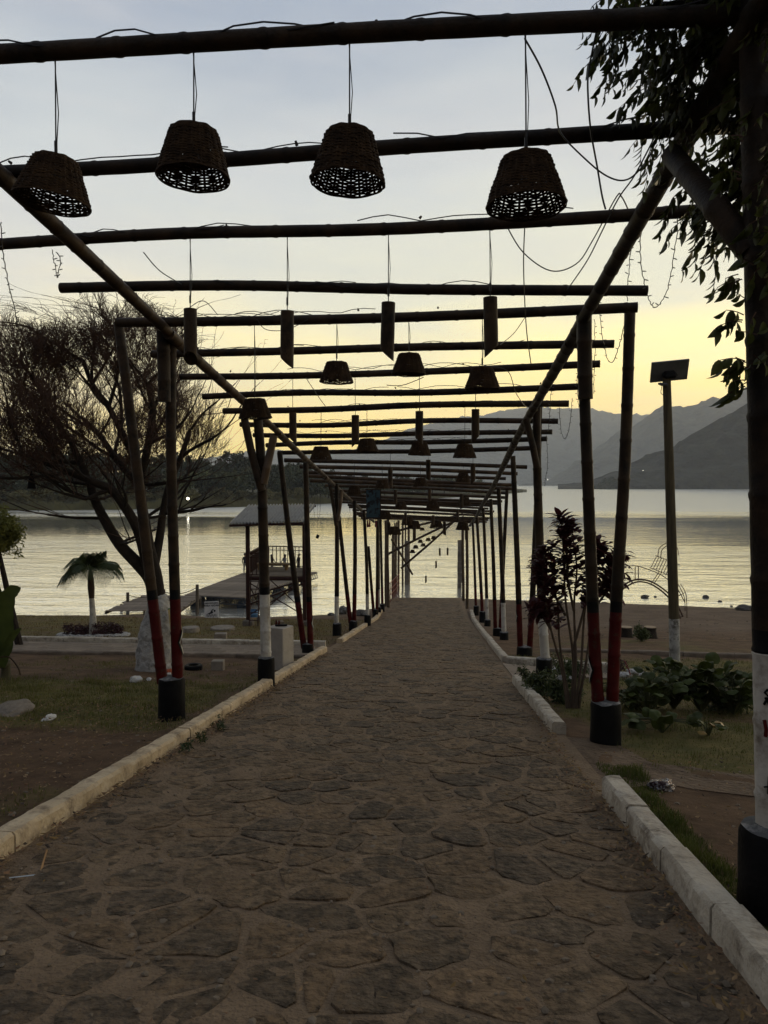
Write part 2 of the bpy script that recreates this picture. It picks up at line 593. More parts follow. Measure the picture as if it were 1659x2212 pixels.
def ground_material():
    m = bpy.data.materials.new('ground_soil')
    m.use_nodes = True
    nt = m.node_tree
    L = nt.links.new
    b = nt.nodes['Principled BSDF']
    b.inputs['Roughness'].default_value = 0.95
    b.inputs['Specular IOR Level'].default_value = 0.15
    geo = nt.nodes.new('ShaderNodeNewGeometry')
    def nz(scale, det=8, rough=.6):
        n = nt.nodes.new('ShaderNodeTexNoise')
        n.inputs['Scale'].default_value = scale
        n.inputs['Detail'].default_value = det
        n.inputs['Roughness'].default_value = rough
        L(geo.outputs['Position'], n.inputs['Vector'])
        return n.outputs['Fac']
    def rmp(src, c1, c2, p1=.35, p2=.65):
        r = nt.nodes.new('ShaderNodeValToRGB')
        r.color_ramp.elements[0].position, r.color_ramp.elements[0].color = p1, (*c1, 1)
        r.color_ramp.elements[1].position, r.color_ramp.elements[1].color = p2, (*c2, 1)
        L(src, r.inputs[0])
        return r.outputs[0]
    def mix(f, a, c):
        x = nt.nodes.new('ShaderNodeMix')
        x.data_type = 'RGBA'
        L(f, x.inputs[0])
        L(a, x.inputs[6])
        L(c, x.inputs[7])
        return x.outputs[2]
    dirt = rmp(nz(2.2, 12, .72), (0.060, 0.034, 0.019), (0.145, 0.088, 0.050))
    sandc = rmp(nz(.7, 10, .7), (0.095, 0.064, 0.042), (0.155, 0.108, 0.074))
    grassc = rmp(nz(3.0, 9, .7), (0.070, 0.068, 0.02), (0.15, 0.115, 0.04))
    at1 = nt.nodes.new('ShaderNodeAttribute')
    at1.attribute_name = 'grass'
    at2 = nt.nodes.new('ShaderNodeAttribute')
    at2.attribute_name = 'sand'
    # break the grass edge up with fine noise
    brk = nt.nodes.new('ShaderNodeMath')
    brk.operation = 'MULTIPLY_ADD'
    brk.inputs[1].default_value = 1.6
    brk.inputs[2].default_value = -0.8
    L(nz(5.0, 10, .75), brk.inputs[0])
    ad = nt.nodes.new('ShaderNodeMath')
    ad.operation = 'ADD'
    ad.use_clamp = True
    L(brk.outputs[0], ad.inputs[0])
    L(at1.outputs['Fac'], ad.inputs[1])
    mr = nt.nodes.new('ShaderNodeMapRange')
    mr.inputs['From Min'].default_value = .25
    mr.inputs['From Max'].default_value = .8
    L(ad.outputs[0], mr.inputs['Value'])
    c = mix(at2.outputs['Fac'], dirt, sandc)
    ml = nt.nodes.new('ShaderNodeMath')
    ml.operation = 'MULTIPLY'
    L(mr.outputs[0], ml.inputs[0])
    inv = nt.nodes.new('ShaderNodeMath')
    inv.operation = 'SUBTRACT'
    inv.inputs[0].default_value = 1.0
    L(at2.outputs['Fac'], inv.inputs[1])
    L(inv.outputs[0], ml.inputs[1])
    c = mix(ml.outputs[0], c, grassc)
    L(c, b.inputs['Base Color'])
    bp = nt.nodes.new('ShaderNodeBump')
    bp.inputs['Strength'].default_value = 0.8
    bp.inputs['Distance'].default_value = 0.09
    L(nz(6.0, 12, .72), bp.inputs['Height'])
    L(bp.outputs[0], b.inputs['Normal'])
    return m
me = np_mesh('ground', gv, gf, ground_material(), True)
for nm, arr in (('grass', gg), ('sand', gs)):
    at_ = me.attributes.new(nm, 'FLOAT', 'POINT')
    at_.data.foreach_set('value', arr)
tag(link('ground', me), kind='structure')

# ---- grass blades (nobody could count them)
def blades(name, label, n, region, hmin, hmax, wid, col, col2, dens=grass_cover, lean=.5, dry=0.0):
    xs, ys = [], []
    t = 0
    while len(xs) < n and t < n * 12:
        t += 1
        x = random.uniform(region[0], region[1])
        y = random.uniform(region[2], region[3])
        if random.random() < max(0.0, dens(x, y) - .12):
            xs.append(x), ys.append(y)
    n = len(xs)
    p = np.array([(x, y, gz(x, y) - 0.01) for x, y in zip(xs, ys)])
    tuft = np.array([0.38 + 1.25 * max(0, mnoise.noise(Vector((x * 2.5, y * 2.5, 4)))) + .4 * max(0, mnoise.noise(Vector((x * 8, y * 8, 7)))) for x, y in zip(xs, ys)])
    h = RNG.uniform(hmin, hmax, n) * tuft
    a = RNG.uniform(0, 2 * np.pi, n)
    l = RNG.uniform(0.1, 1.0, n) * lean * h
    b = RNG.uniform(0, 2 * np.pi, n)
    side = np.stack([np.cos(a), np.sin(a), np.zeros(n)], 1) * (wid * RNG.uniform(.6, 1.3, n))[:, None]
    ln = np.stack([np.cos(b) * l, np.sin(b) * l, np.zeros(n)], 1)
    mid = p + ln * .35 + np.stack([np.zeros(n), np.zeros(n), h * .6], 1)
    top = p + ln + np.stack([np.zeros(n), np.zeros(n), h], 1)
    v = np.stack([p - side, p + side, mid + side * .7, mid - side * .7, top], 1).reshape(-1, 3)
    base = np.arange(n) * 5
    f = np.concatenate([np.stack([base, base + 1, base + 2], 1), np.stack([base, base + 2, base + 3], 1), np.stack([base + 3, base + 2, base + 4], 1)])
    mi = np.tile((RNG.random(n) < dry).astype(int), 3)
    g1 = M(name + '_green', col, .75, .4, 2.0, 0, col2=col2, trans=.25)
    g2 = M('dry_straw', (.16, .12, .06), .8, .3, 3, 0)
    o = link(name, np_mesh(name, v, f, [g1, g2], False, mi))
    return tag(o, label, 'grass', kind='stuff')
blades('lawn_grass', 'short green and dry grass on the left lawn beside the cobbled path', 42000, (-9.5, -2.5, 4.0, 14.8), .035, .11, .004, (.065, .078, .016), (.15, .14, .035), dry=.25)
blades('verge_grass', 'grass growing along the right kerb and round the planting bed', 36000, (1.0, 7.5, 2.0, 17.0), .03, .10, .0035, (.060, .075, .014), (.13, .125, .03), dry=.2)
blades('kerb_grass', 'lush green grass tuft along the outside of the nearest right kerb', 9000, (1.0, 1.75, 2.2, 6.6), .04, .115, .0035, (.045, .062, .012), (.10, .115, .025), dry=.1)
blades('shore_grass', 'thin dry grass between the side path and the lake shore', 26000, (-22, -2.6, 17.6, 30), .05, .13, .009, (.13, .095, .034), (.19, .135, .05), dry=.4)

# ---- cobbled path: a mortar bed with stones
path_bed_m = M('mortar', (.155, .105, .064), .95, .3, 5.0, 1.0, 40, col2=(.235, .162, .099), spots=(.115, .076, .045), spot_scale=1.6, spot_lo=.56, spot_hi=.68, bdist=.05)
pv, pf = [], []
ysamp = axis([(-3, 20, .25), (20, 41, .5)])
xsamp = [PATH_L - .10 + (PATH_R - PATH_L + .2) * i / 20 for i in range(21)]
for y in ysamp:
    for x in xsamp:
        wob = .010 * mnoise.noise(Vector((x * 2.2, y * 2.2, 3))) + .006 * mnoise.noise(Vector((x * 6, y * 6, 3)))
        pv.append((x, y, gz(x, y, False) + .018 + wob))
nxp = len(xsamp)
for j in range(len(ysamp) - 1):
    for i in range(nxp - 1):
        q = j * nxp + i
        pf.append((q, q + 1, q + nxp + 1, q + nxp))
path = link('path', np_mesh('path', pv, pf, path_bed_m, True))
tag(path, kind='structure')

def clip(poly, px, py, nx_, ny_):
    out = []
    for i in range(len(poly)):
        a, b = poly[i], poly[(i + 1) % len(poly)]
        da = (a[0] - px) * nx_ + (a[1] - py) * ny_
        db = (b[0] - px) * nx_ + (b[1] - py) * ny_
        if da <= 0:
            out.append(a)
        if (da < 0 < db) or (db < 0 < da):
            t = da / (da - db)
            out.append((a[0] + (b[0] - a[0]) * t, a[1] + (b[1] - a[1]) * t))
    return out
seeds = []
rw, rh = .385, .305
row = 0
y = -1.5
while y < 39.4:
    x = PATH_L + (rw * .5 if row % 2 else 0) - .1
    while x < PATH_R + .2:
        if random.random() > .1:
            seeds.append((x + random.uniform(-.11, .11), y + random.uniform(-.09, .09)))
        if random.random() < .26:
            seeds.append((x + random.uniform(-.22, .22), y + random.uniform(-.2, .2)))
        x += rw * random.uniform(.85, 1.15)
    y += rh
    row += 1
grid = {}
for s_ in seeds:
    grid.setdefault((int(s_[0] // .6), int(s_[1] // .6)), []).append(s_)
cells = []
for s_ in seeds:
    if not (PATH_L < s_[0] < PATH_R):
        continue
    poly = [(s_[0] - .6, s_[1] - .6), (s_[0] + .6, s_[1] - .6), (s_[0] + .6, s_[1] + .6), (s_[0] - .6, s_[1] + .6)]
    ci, cj = int(s_[0] // .6), int(s_[1] // .6)
    nb = [q for di in (-2, -1, 0, 1, 2) for dj in (-2, -1, 0, 1, 2) for q in grid.get((ci + di, cj + dj), [])]
    nb.sort(key=lambda q: (q[0] - s_[0]) ** 2 + (q[1] - s_[1]) ** 2)
    for q in nb[1:18]:
        dx, dy = q[0] - s_[0], q[1] - s_[1]
        d = math.hypot(dx, dy)
        if d < 1e-6:
            continue
        gap = random.uniform(.006, .014)
        poly = clip(poly, s_[0] + dx / 2 - dx / d * gap, s_[1] + dy / 2 - dy / d * gap, dx / d, dy / d)
        if len(poly) < 3:
            break
    if len(poly) >= 3:
        poly = [(min(max(a, PATH_L + .03), PATH_R - .03), b) for a, b in poly]
        area = abs(sum(poly[i][0] * poly[(i + 1) % len(poly)][1] - poly[(i + 1) % len(poly)][0] * poly[i][1] for i in range(len(poly)))) / 2
        if area > .012:
            cells.append((s_, poly))
cells.sort(key=lambda c: c[0][1])
stone_m = [M('cobble_%d' % q, c, .72, .7, 14.0, 1.0, 24, spots=(.185, .120, .066), spot_scale=4.5, spot_lo=.5, spot_hi=.68, bdist=.07, rnd=.15, spec=.16)
           for q, c in enumerate(((.104, .074, .047), (.126, .086, .051), (.092, .066, .043), (.138, .091, .052)))]
def stone_geo(mb, poly, ctr, mat=0, top=None):
    # round the outline: cut corners and add mid points, then dome it
    pts = []
    k = len(poly)
    for i in range(k):
        a, b = Vector(poly[i]), Vector(poly[(i + 1) % k])
        for t in (.18, .5, .82):
            q = a.lerp(b, t)
            if t == .5:
                q += (Vector(ctr) - q) * random.uniform(-.02, .07)
            w_ = (q - Vector(ctr))
            q = q + w_ * (.10 * mnoise.noise(Vector((q.x * 9, q.y * 9, 7.0))) - .012)
            pts.append(q)
    c = sum(pts, Vector((0, 0))) / len(pts)
    n = len(pts)
    h = top if top is not None else random.uniform(.022, .040)
    tilt = Vector((random.uniform(-.03, .03), random.uniform(-.025, .025)))
    v = []
    for s_, z in ((1.0, -.015), (.97, h * .62), (.88, h * .93), (.5, h)):
        for q in pts:
            w = c + (q - c) * s_
            zz = z
            if z > 0:
                zz += tilt.dot(w - c) + .008 * mnoise.noise(Vector((w.x * 9, w.y * 9, 1.0)))
            v.append((w.x, w.y, gz(w.x, w.y, False) + .018 + zz))
    f = []
    for r_ in range(3):
        for i in range(n):
            i2 = (i + 1) % n
            f.append((r_ * n + i, r_ * n + i2, (r_ + 1) * n + i2, (r_ + 1) * n + i))
    v.append((c.x, c.y, gz(c.x, c.y, False) + .018 + h))
    for i in range(n):
        f.append((3 * n + i, 3 * n + (i + 1) % n, 4 * n))
    mb.add(v, f, mat)
near = [c for c in cells if c[0][1] > 1.9][:300]
ids = {id(c) for c in near}
rest = MB()
for c in cells:
    if id(c) in ids:
        mb = MB()
        # the left side is half buried in trodden earth: those stones hardly stand out of it
        bury = smooth(-.6, -2.2, c[0][0])
        stone_geo(mb, c[1], c[0], 0, random.uniform(.003, .011) * (1 - .5 * bury))
        mb.build('cobblestone', random.choice(stone_m), path, origin=None)
    else:
        stone_geo(rest, c[1], c[0], random.randrange(4), random.uniform(.003, .011))
o = rest.build('cobblestones', stone_m, path)
o['kind'] = 'stuff'

# ---- kerbs
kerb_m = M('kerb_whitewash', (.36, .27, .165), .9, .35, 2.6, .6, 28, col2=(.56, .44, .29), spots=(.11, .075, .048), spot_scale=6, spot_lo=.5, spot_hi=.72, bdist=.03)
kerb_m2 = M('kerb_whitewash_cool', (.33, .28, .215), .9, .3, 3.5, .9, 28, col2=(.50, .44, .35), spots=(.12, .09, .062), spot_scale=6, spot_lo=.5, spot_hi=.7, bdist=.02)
def kerb(name, label, pts, w, h, mat, blk=1.0):
    """pts: polyline of the kerb's centre line; blocks laid end to end."""
    root = empty(name, (pts[0][0], pts[0][1], gz(*pts[0], False)), label, 'kerb')
    L = 0
    for (x0, y0), (x1, y1) in zip(pts, pts[1:]):
        d = Vector((x1 - x0, y1 - y0))
        nb = max(1, round(d.length / blk))
        t = d.normalized()
        nrm = Vector((-t.y, t.x))
        for i in range(nb):
            a = Vector((x0, y0)) + d * (i / nb)
            b = Vector((x0, y0)) + d * ((i + 1) / nb) - t * .012
            mb = MB()
            prof = [(-w / 2, -.08), (-w / 2, h - .025), (-w / 2 + .018, h - .004), (0, h), (w / 2 - .018, h - .004), (w / 2, h - .025), (w / 2, -.08)]
            nseg = max(2, int((b - a).length / .05))
            v, f = [], []
            ox, oh = random.uniform(-.006, .006), random.uniform(-.008, .006)
            for s_ in range(nseg + 1):
                c = a.lerp(b, s_ / nseg)
                zb = gz(c.x, c.y, False)
                for px_, pz_ in prof:
                    wob = .008 * mnoise.noise(Vector((c.x * 5 + px_ * 9, c.y * 5, pz_ * 9 + 3))) + .004 * mnoise.noise(Vector((c.x * 14 + px_ * 20, c.y * 14, pz_ * 20 + 3)))
                    q = c + nrm * (px_ + ox + wob)
                    v.append((q.x, q.y, zb + pz_ + (oh + wob if pz_ > 0 else 0)))
            m_ = len(prof)
            for s_ in range(nseg):
                for k_ in range(m_ - 1):
                    f.append((s_ * m_ + k_, s_ * m_ + k_ + 1, (s_ + 1) * m_ + k_ + 1, (s_ + 1) * m_ + k_))
            f.append(tuple(range(m_)))
            f.append(tuple(nseg * m_ + k_ for k_ in reversed(range(m_))))
            mb.add(v, f)
            mb.build('kerb_block', mat, root, smooth=True)
    return root
KL, KR = PATH_L - .075, PATH_R + .075
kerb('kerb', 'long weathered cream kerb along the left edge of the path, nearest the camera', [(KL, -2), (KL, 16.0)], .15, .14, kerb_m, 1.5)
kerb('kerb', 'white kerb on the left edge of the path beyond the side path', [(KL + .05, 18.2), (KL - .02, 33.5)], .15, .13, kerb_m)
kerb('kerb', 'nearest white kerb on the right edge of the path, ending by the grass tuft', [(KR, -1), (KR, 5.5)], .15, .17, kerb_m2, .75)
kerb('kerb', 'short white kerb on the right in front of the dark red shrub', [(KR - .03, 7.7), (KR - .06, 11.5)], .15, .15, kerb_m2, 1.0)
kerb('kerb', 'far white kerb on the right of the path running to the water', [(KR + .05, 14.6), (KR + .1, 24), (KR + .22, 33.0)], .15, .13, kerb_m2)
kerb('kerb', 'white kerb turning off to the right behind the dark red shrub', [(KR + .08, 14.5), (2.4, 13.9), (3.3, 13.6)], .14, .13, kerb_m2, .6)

# side path on the left, with its kerb and paving slabs
slab_m = M('paving_slab', (.15, .115, .085), .9, .3, 4, .5, 30, rnd=.2)
sp = MB()
sp.add([(-2.5, 15.05, gz(-2.5, 15.05, False) + .012), (-2.5, 17.15, gz(-2.5, 17.15, False) + .012), (-40, 17.15, gz(-40, 17.15, False) + .012), (-40, 15.05, gz(-40, 15.05, False) + .012)], [(0, 1, 2, 3)])
side_path = sp.build('side_path', path_bed_m, smooth=False)
tag(side_path, kind='structure')
slab = MB()
slab.box((0, 0, 0), (.485, .50, .03), bevel=.008)
slab_me = slab.mesh('paving_slab', slab_m, False)
for r_ in range(4):
    for c_ in range(44):
        x, y = -2.8 - c_ * .5 - (r_ % 2) * .25, 15.33 + r_ * .515
        o = link('paving_slab', slab_me, side_path, Vector((x, y, gz(x, y, False) + .022)) - side_path.location)
        o.rotation_euler = (-math.atan(SLOPE) + random.uniform(-.01, .01), random.uniform(-.01, .01), random.uniform(-.01, .01))
kerb('kerb', 'white kerb along the far side of the left side path', [(-2.65, 17.35), (-21, 17.35)], .16, .14, kerb_m2, .9)
kerb('kerb', 'low bare concrete edging along the near side of the left side path', [(-2.75, 14.95), (-21, 14.95)], .10, .05, slab_m, 1.4)
kerb('kerb', 'thin pale concrete edging across the right lawn before the beach', [(2.6, 17.4), (5.5, 16.9), (14, 15.9)], .14, .06, slab_m, 1.1)

# trodden concrete apron by the red poles on the right
ap = MB()
pts = [(1.24, 5.6), (1.24, 7.65), (1.8, 7.55), (1.9, 6.75), (2.6, 6.4), (3.6, 6.2), (5.2, 6.1), (5.2, 5.6), (3.2, 5.55), (2.0, 5.9), (1.75, 6.0)]
fine_ = []
for (x0, y0), (x1, y1) in zip(pts, pts[1:] + pts[:1]):
    for k in range(6):
        x, y = x0 + (x1 - x0) * k / 6, y0 + (y1 - y0) * k / 6
        fine_.append((x + .05 * mnoise.noise(Vector((x * 4, y * 4, 1))), y + .07 * mnoise.noise(Vector((x * 4, y * 4, 8)))))
pts = fine_
ap.add([(x, y, gz(x, y) + .007) for x, y in pts] + [(x, y, gz(x, y) - .1) for x, y in pts], [tuple(range(len(pts)))[::-1]] + [(i, (i + 1) % len(pts), len(pts) + (i + 1) % len(pts), len(pts) + i) for i in range(len(pts))])
o = ap.build('pavement', M('worn_concrete', (.105, .070, .044), .95, .35, 3.5, 1.0, 18, col2=(.165, .112, .070), spots=(.075, .048, .029), spot_scale=2, spot_lo=.48, spot_hi=.6, bdist=.06), smooth=False)
tag(o, kind='structure')
ap2 = MB()
pts = [(1.5, 14.0), (3.2, 13.5), (3.4, 12.6), (2.2, 12.5), (1.25, 11.9), (1.25, 14.2)]
ap2.add([(x, y, gz(x, y) + .03) for x, y in pts] + [(x, y, gz(x, y) - .1) for x, y in pts], [tuple(range(len(pts)))] + [(i, len(pts) + i, len(pts) + (i + 1) % len(pts), (i + 1) % len(pts)) for i in range(len(pts))])
o = ap2.build('pavement', slab_m, smooth=False)
tag(o, kind='structure')

# ---- lake
def water_material():
    m = bpy.data.materials.new('lake_water')
    m.use_nodes = True
    nt = m.node_tree
    L = nt.links.new
    b = nt.nodes['Principled BSDF']
    b.inputs['Base Color'].default_value = (.80, .78, .70, 1)
    b.inputs['IOR'].default_value = 1.45
    b.inputs['Metallic'].default_value = .72
    b.inputs['Specular IOR Level'].default_value = .6
    b.inputs['Coat Weight'].default_value = .6
    b.inputs['Coat Roughness'].default_value = .05
    geo = nt.nodes.new('ShaderNodeNewGeometry')
    def nz(sc, scale, det, rough=.55, loc=(0, 0, 0), rz=0):
        mp = nt.nodes.new('ShaderNodeMapping')
        mp.inputs['Scale'].default_value = sc
        mp.inputs['Location'].default_value = loc
        mp.inputs['Rotation'].default_value = (0, 0, rz)
        L(geo.outputs['Position'], mp.inputs[0])
        n = nt.nodes.new('ShaderNodeTexNoise')
        n.inputs['Scale'].default_value = scale
        n.inputs['Detail'].default_value = det
        n.inputs['Roughness'].default_value = rough
        L(mp.outputs[0], n.inputs['Vector'])
        return n.outputs['Fac']
    # wind lanes: ruffled far out, calmer in the lee of the shore
    lane = nz((.004, .022, 0), 1.0, 5, .6, (4.3, 1.1, 0), R(3))
    sx = nt.nodes.new('ShaderNodeSeparateXYZ')
    L(geo.outputs['Position'], sx.inputs[0])
    yy = nt.nodes.new('ShaderNodeMath')
    yy.operation = 'MULTIPLY_ADD'
    yy.inputs[1].default_value = 210.0
    L(lane, yy.inputs[0])
    sub_ = nt.nodes.new('ShaderNodeMath')
    sub_.operation = 'SUBTRACT'
    sub_.inputs[1].default_value = 105.0
    L(sx.outputs['Y'], sub_.inputs[0])
    L(sub_.outputs[0], yy.inputs[2])
    pos = nt.nodes.new('ShaderNodeMapRange')
    pos.inputs['From Min'].default_value = 30
    pos.inputs['From Max'].default_value = 230
    L(yy.outputs[0], pos.inputs['Value'])
    lr = nt.nodes.new('ShaderNodeValToRGB')
    lc = lr.color_ramp
    lc.elements[0].position, lc.elements[0].color = 0.02, (.28, .28, .28, 1)
    lc.elements[1].position, lc.elements[1].color = 0.74, (1, 1, 1, 1)
    for p_, c_ in ((.15, .40), (.25, .14), (.48, .06), (.58, .45)):
        e_ = lc.elements.new(p_)
        e_.color = (c_, c_, c_, 1)
    L(pos.outputs[0], lr.inputs[0])
    swell = nz((.16, .42, 0), 1.0, 3, .5, rz=R(4))
    chop = nz((.45, 1.3, 0), 1.0, 4, .6, (7, 3, 0), rz=R(-5))
    fine = nz((1.6, 5.0, 0), 1.0, 2, .5, (2, 9, 0))
    s1 = nt.nodes.new('ShaderNodeMath')
    s1.operation = 'MULTIPLY_ADD'
    s1.inputs[1].default_value = .55
    L(chop, s1.inputs[0])
    L(swell, s1.inputs[2])
    s2 = nt.nodes.new('ShaderNodeMath')
    s2.operation = 'MULTIPLY_ADD'
    s2.inputs[1].default_value = .10
    L(fine, s2.inputs[0])
    L(s1.outputs[0], s2.inputs[2])
    bp = nt.nodes.new('ShaderNodeBump')
    bp.inputs['Distance'].default_value = .32
    L(lr.outputs[0], bp.inputs['Strength'])
    L(s2.outputs[0], bp.inputs['Height'])
    L(bp.outputs[0], b.inputs['Normal'])
    L(bp.outputs[0], b.inputs['Coat Normal'])
    rr = nt.nodes.new('ShaderNodeMapRange')
    rr.inputs['To Min'].default_value = .04
    rr.inputs['To Max'].default_value = .42
    L(lr.outputs[0], rr.inputs['Value'])
    L(rr.outputs[0], b.inputs['Roughness'])
    return m
wv = [(-5200, 30, 0), (5200, 30, 0), (5200, 4500, 0), (-5200, 4500, 0)]
lake = link('water', np_mesh('water', wv, [(0, 1, 2, 3)], water_material(), False))
tag(lake, kind='structure')

# ---- mountains across the lake: real ridges with width and depth
def ridge(name, prof, dist, depth, mat, seed, rough=1.0, base_px=None, trees=0.0):
    """prof: (px, py) of the crest seen from the camera, at distance dist; slopes down to the lake in front and away behind."""
    pr = []
    for (x0, y0), (x1, y1) in zip(prof, prof[1:]):
        k = max(1, int(abs(x1 - x0) / 5))
        pr += [(x0 + (x1 - x0) * i / k, y0 + (y1 - y0) * i / k) for i in range(k)]
    pr.append(prof[-1])
    v, f = [], []
    rows = 26
    for i, (px, py) in enumerate(pr):
        c = P(px, py, dist)
        hgt = max(c.z, 1.0)
        for j in range(rows):
            t = j / (rows - 3)                       # 0 at the foot, 1 at the crest, then down behind
            if t <= 1:
                yy = dist - depth * (1 - t)
                zz = hgt * (t ** .85)
            else:
                yy = dist + (t - 1) * depth * 3
                zz = hgt * (1 - (t - 1) * 3.5)
            xx = c.x * (yy / dist)
            nn = mnoise.fractal(Vector((xx / (dist * .06), yy / (dist * .06), seed)), 1.0, 2.1, 6)
            zz += nn * hgt * .10 * rough * (1 - abs(t - 1) * .0) * min(1, t * 3) * (0.35 if t == 1 else 1)
            if t == 1:
                zz += trees * (mnoise.noise(Vector((xx * .035, 1, seed))) + 1.2 * max(0, mnoise.noise(Vector((xx * .11, 4, seed))) - .1))
            v.append((xx, yy, zz if j else -4))
    n = len(pr)
    for i in range(n - 1):
        for j in range(rows - 1):
            a = i * rows + j
            f.append((a, a + rows, a + rows + 1, a + 1))
    o = link(name, np_mesh(name, v, f, mat, True))
    return tag(o, kind='structure')
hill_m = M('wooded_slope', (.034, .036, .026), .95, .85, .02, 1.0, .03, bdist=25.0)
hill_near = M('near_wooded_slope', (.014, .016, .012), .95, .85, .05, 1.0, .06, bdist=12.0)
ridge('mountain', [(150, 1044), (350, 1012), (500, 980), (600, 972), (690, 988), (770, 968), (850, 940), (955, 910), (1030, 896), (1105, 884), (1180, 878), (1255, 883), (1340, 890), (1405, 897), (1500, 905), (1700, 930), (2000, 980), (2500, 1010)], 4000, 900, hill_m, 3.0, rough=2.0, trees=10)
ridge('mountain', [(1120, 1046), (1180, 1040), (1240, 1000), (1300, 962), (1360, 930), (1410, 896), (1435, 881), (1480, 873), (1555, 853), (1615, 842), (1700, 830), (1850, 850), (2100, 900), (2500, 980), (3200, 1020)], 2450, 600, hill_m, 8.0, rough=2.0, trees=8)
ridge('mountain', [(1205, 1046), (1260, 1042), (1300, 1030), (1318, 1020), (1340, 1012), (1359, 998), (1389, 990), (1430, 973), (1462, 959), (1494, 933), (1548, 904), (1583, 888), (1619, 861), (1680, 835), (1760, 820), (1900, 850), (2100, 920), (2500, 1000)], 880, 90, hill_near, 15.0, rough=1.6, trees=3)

# ---- far left shore: a low wooded bank
SH = [(-900, 1128), (-300, 1112), (0, 1103), (250, 1101), (400, 1098), (560, 1094), (680, 1089), (800, 1084), (900, 1079), (1000, 1073), (1080, 1068), (1138, 1063)]
bank_m = M('far_bank', (.07, .065, .035), .95, .4, .05, 0, 1)
v, f = [], []
bp_ = []
for (x0, y0), (x1, y1) in zip(SH, SH[1:]):
    k_ = max(1, int((x1 - x0) / 20))
    bp_ += [(x0 + (x1 - x0) * i / k_, y0 + (y1 - y0) * i / k_) for i in range(k_)]
bp_.append(SH[-1])
for i, (px, py) in enumerate(bp_):
    w_ = W(px, py)
    d = Vector((w_.x, w_.y)).normalized()
    hill = 6 * (1 - smooth(150, 900, px)) * (.8 + .4 * mnoise.noise(Vector((px * .006, 2, 2))))
    end = 1 - smooth(1060, 1138, px)
    for dd, zz in ((-2, -1.0), (0, .02), (3, .7), (14, 1.6), (40, 3 + hill * .15), (110, 5 + hill), (190, 4 + hill * .9), (330, 2)):
        dd *= .35 + .65 * end
        v.append((w_.x + d.x * dd, w_.y + d.y * dd, zz * (.3 + .7 * end) if zz > 0 else zz))
for i in range(len(bp_) - 1):
    for j in range(7):
        a = i * 8 + j
        f.append((a, a + 8, a + 9, a + 1))
tag(link('hill', np_mesh('hill', v, f, bank_m, True)), kind='structure')
def shore_point(px, back):
    w_ = W(px, lerp_tab(SH, px))
    d = Vector((w_.x, w_.y)).normalized()
    hill = 6 * (1 - smooth(150, 900, px)) * (.8 + .4 * mnoise.noise(Vector((px * .006, 2, 2))))
    z = lerp_tab([(0, .02), (3, .7), (14, 1.6), (40, 3 + hill * .15), (110, 5 + hill), (190, 4 + hill * .9)], back)
    return Vector((w_.x + d.x * back, w_.y + d.y * back, z))

# trees of that bank: leaf clumps round a trunk, a few kinds shared by many trees
def crown_mesh(name, mat, n, shape, leaf, seed):
    rs = np.random.default_rng(seed)
    cl = rs.normal(0, 1, (26, 3))
    cl /= np.linalg.norm(cl, axis=1)[:, None]
    cl *= rs.uniform(.25, 1.0, (26, 1)) ** .6
    cl[:, 2] = cl[:, 2] * .5 + .5
    cl *= np.array(shape)
    pick = rs.integers(0, 26, n)
    d = rs.normal(0, 1, (n, 3))
    d /= np.linalg.norm(d, axis=1)[:, None]
    c = cl[pick] + d * (rs.uniform(.3, 1.0, (n, 1)) * np.array(shape) * np.array((.33, .33, .22)))
    a = rs.normal(0, 1, (n, 3))
    a /= np.linalg.norm(a, axis=1)[:, None]
    b = np.cross(a, rs.normal(0, 1, (n, 3)))
    b /= np.linalg.norm(b, axis=1)[:, None]
    s = leaf * rs.uniform(.6, 1.4, (n, 1))
    v = np.stack([c - a * s, c + b * s * .55, c + a * s, c - b * s * .55], 1).reshape(-1, 3)
    f = np.arange(n * 4).reshape(-1, 4)
    return np_mesh(name, v, f, mat, False)
leaf_far = [M('far_leaves_dark', (.040, .050, .026), .9, .4, .8, 0, rnd=.35), M('far_leaves_mid', (.075, .085, .036), .9, .4, .8, 0, rnd=.3), M('far_leaves_dry', (.11, .10, .045), .9, .4, .8, 0, rnd=.3)]
bark_far = M('far_bark', (.05, .042, .032), .95, .3, 1, 0)
KINDS = []
for q, (mi, shape, n) in enumerate(((0, (3.6, 3.6, 6.5), 1500), (0, (4.8, 4.6, 5.2), 1700), (1, (4.2, 4.2, 5.0), 1500), (2, (3.6, 3.6, 3.6), 1200))):
    cm = crown_mesh('crown', leaf_far[mi], n, shape, .42, 40 + q)
    tm = MB()
    tm.tube([(0, 0, -.5), (.1, 0, 1.5), (0, .1, shape[2] * .6)], [.28, .22, .08], 6)
    for a_ in range(4):
        w_ = a_ * 1.6 + q
        tm.tube([(0, 0, 1.4), (math.cos(w_) * shape[0] * .4, math.sin(w_) * shape[0] * .4, shape[2] * .55)], [.12, .04], 5)
    KINDS.append((cm, tm.mesh('trunk', bark_far)))
FAR_LABEL = ['tall dark tree in the hazy wood on the far left shore', 'broad dark tree in the hazy wood on the far left shore', 'olive green bushy tree on the far left shore', 'low pale dry-leaved tree beside the reeds of the far left shore']
rs = random.Random(21)
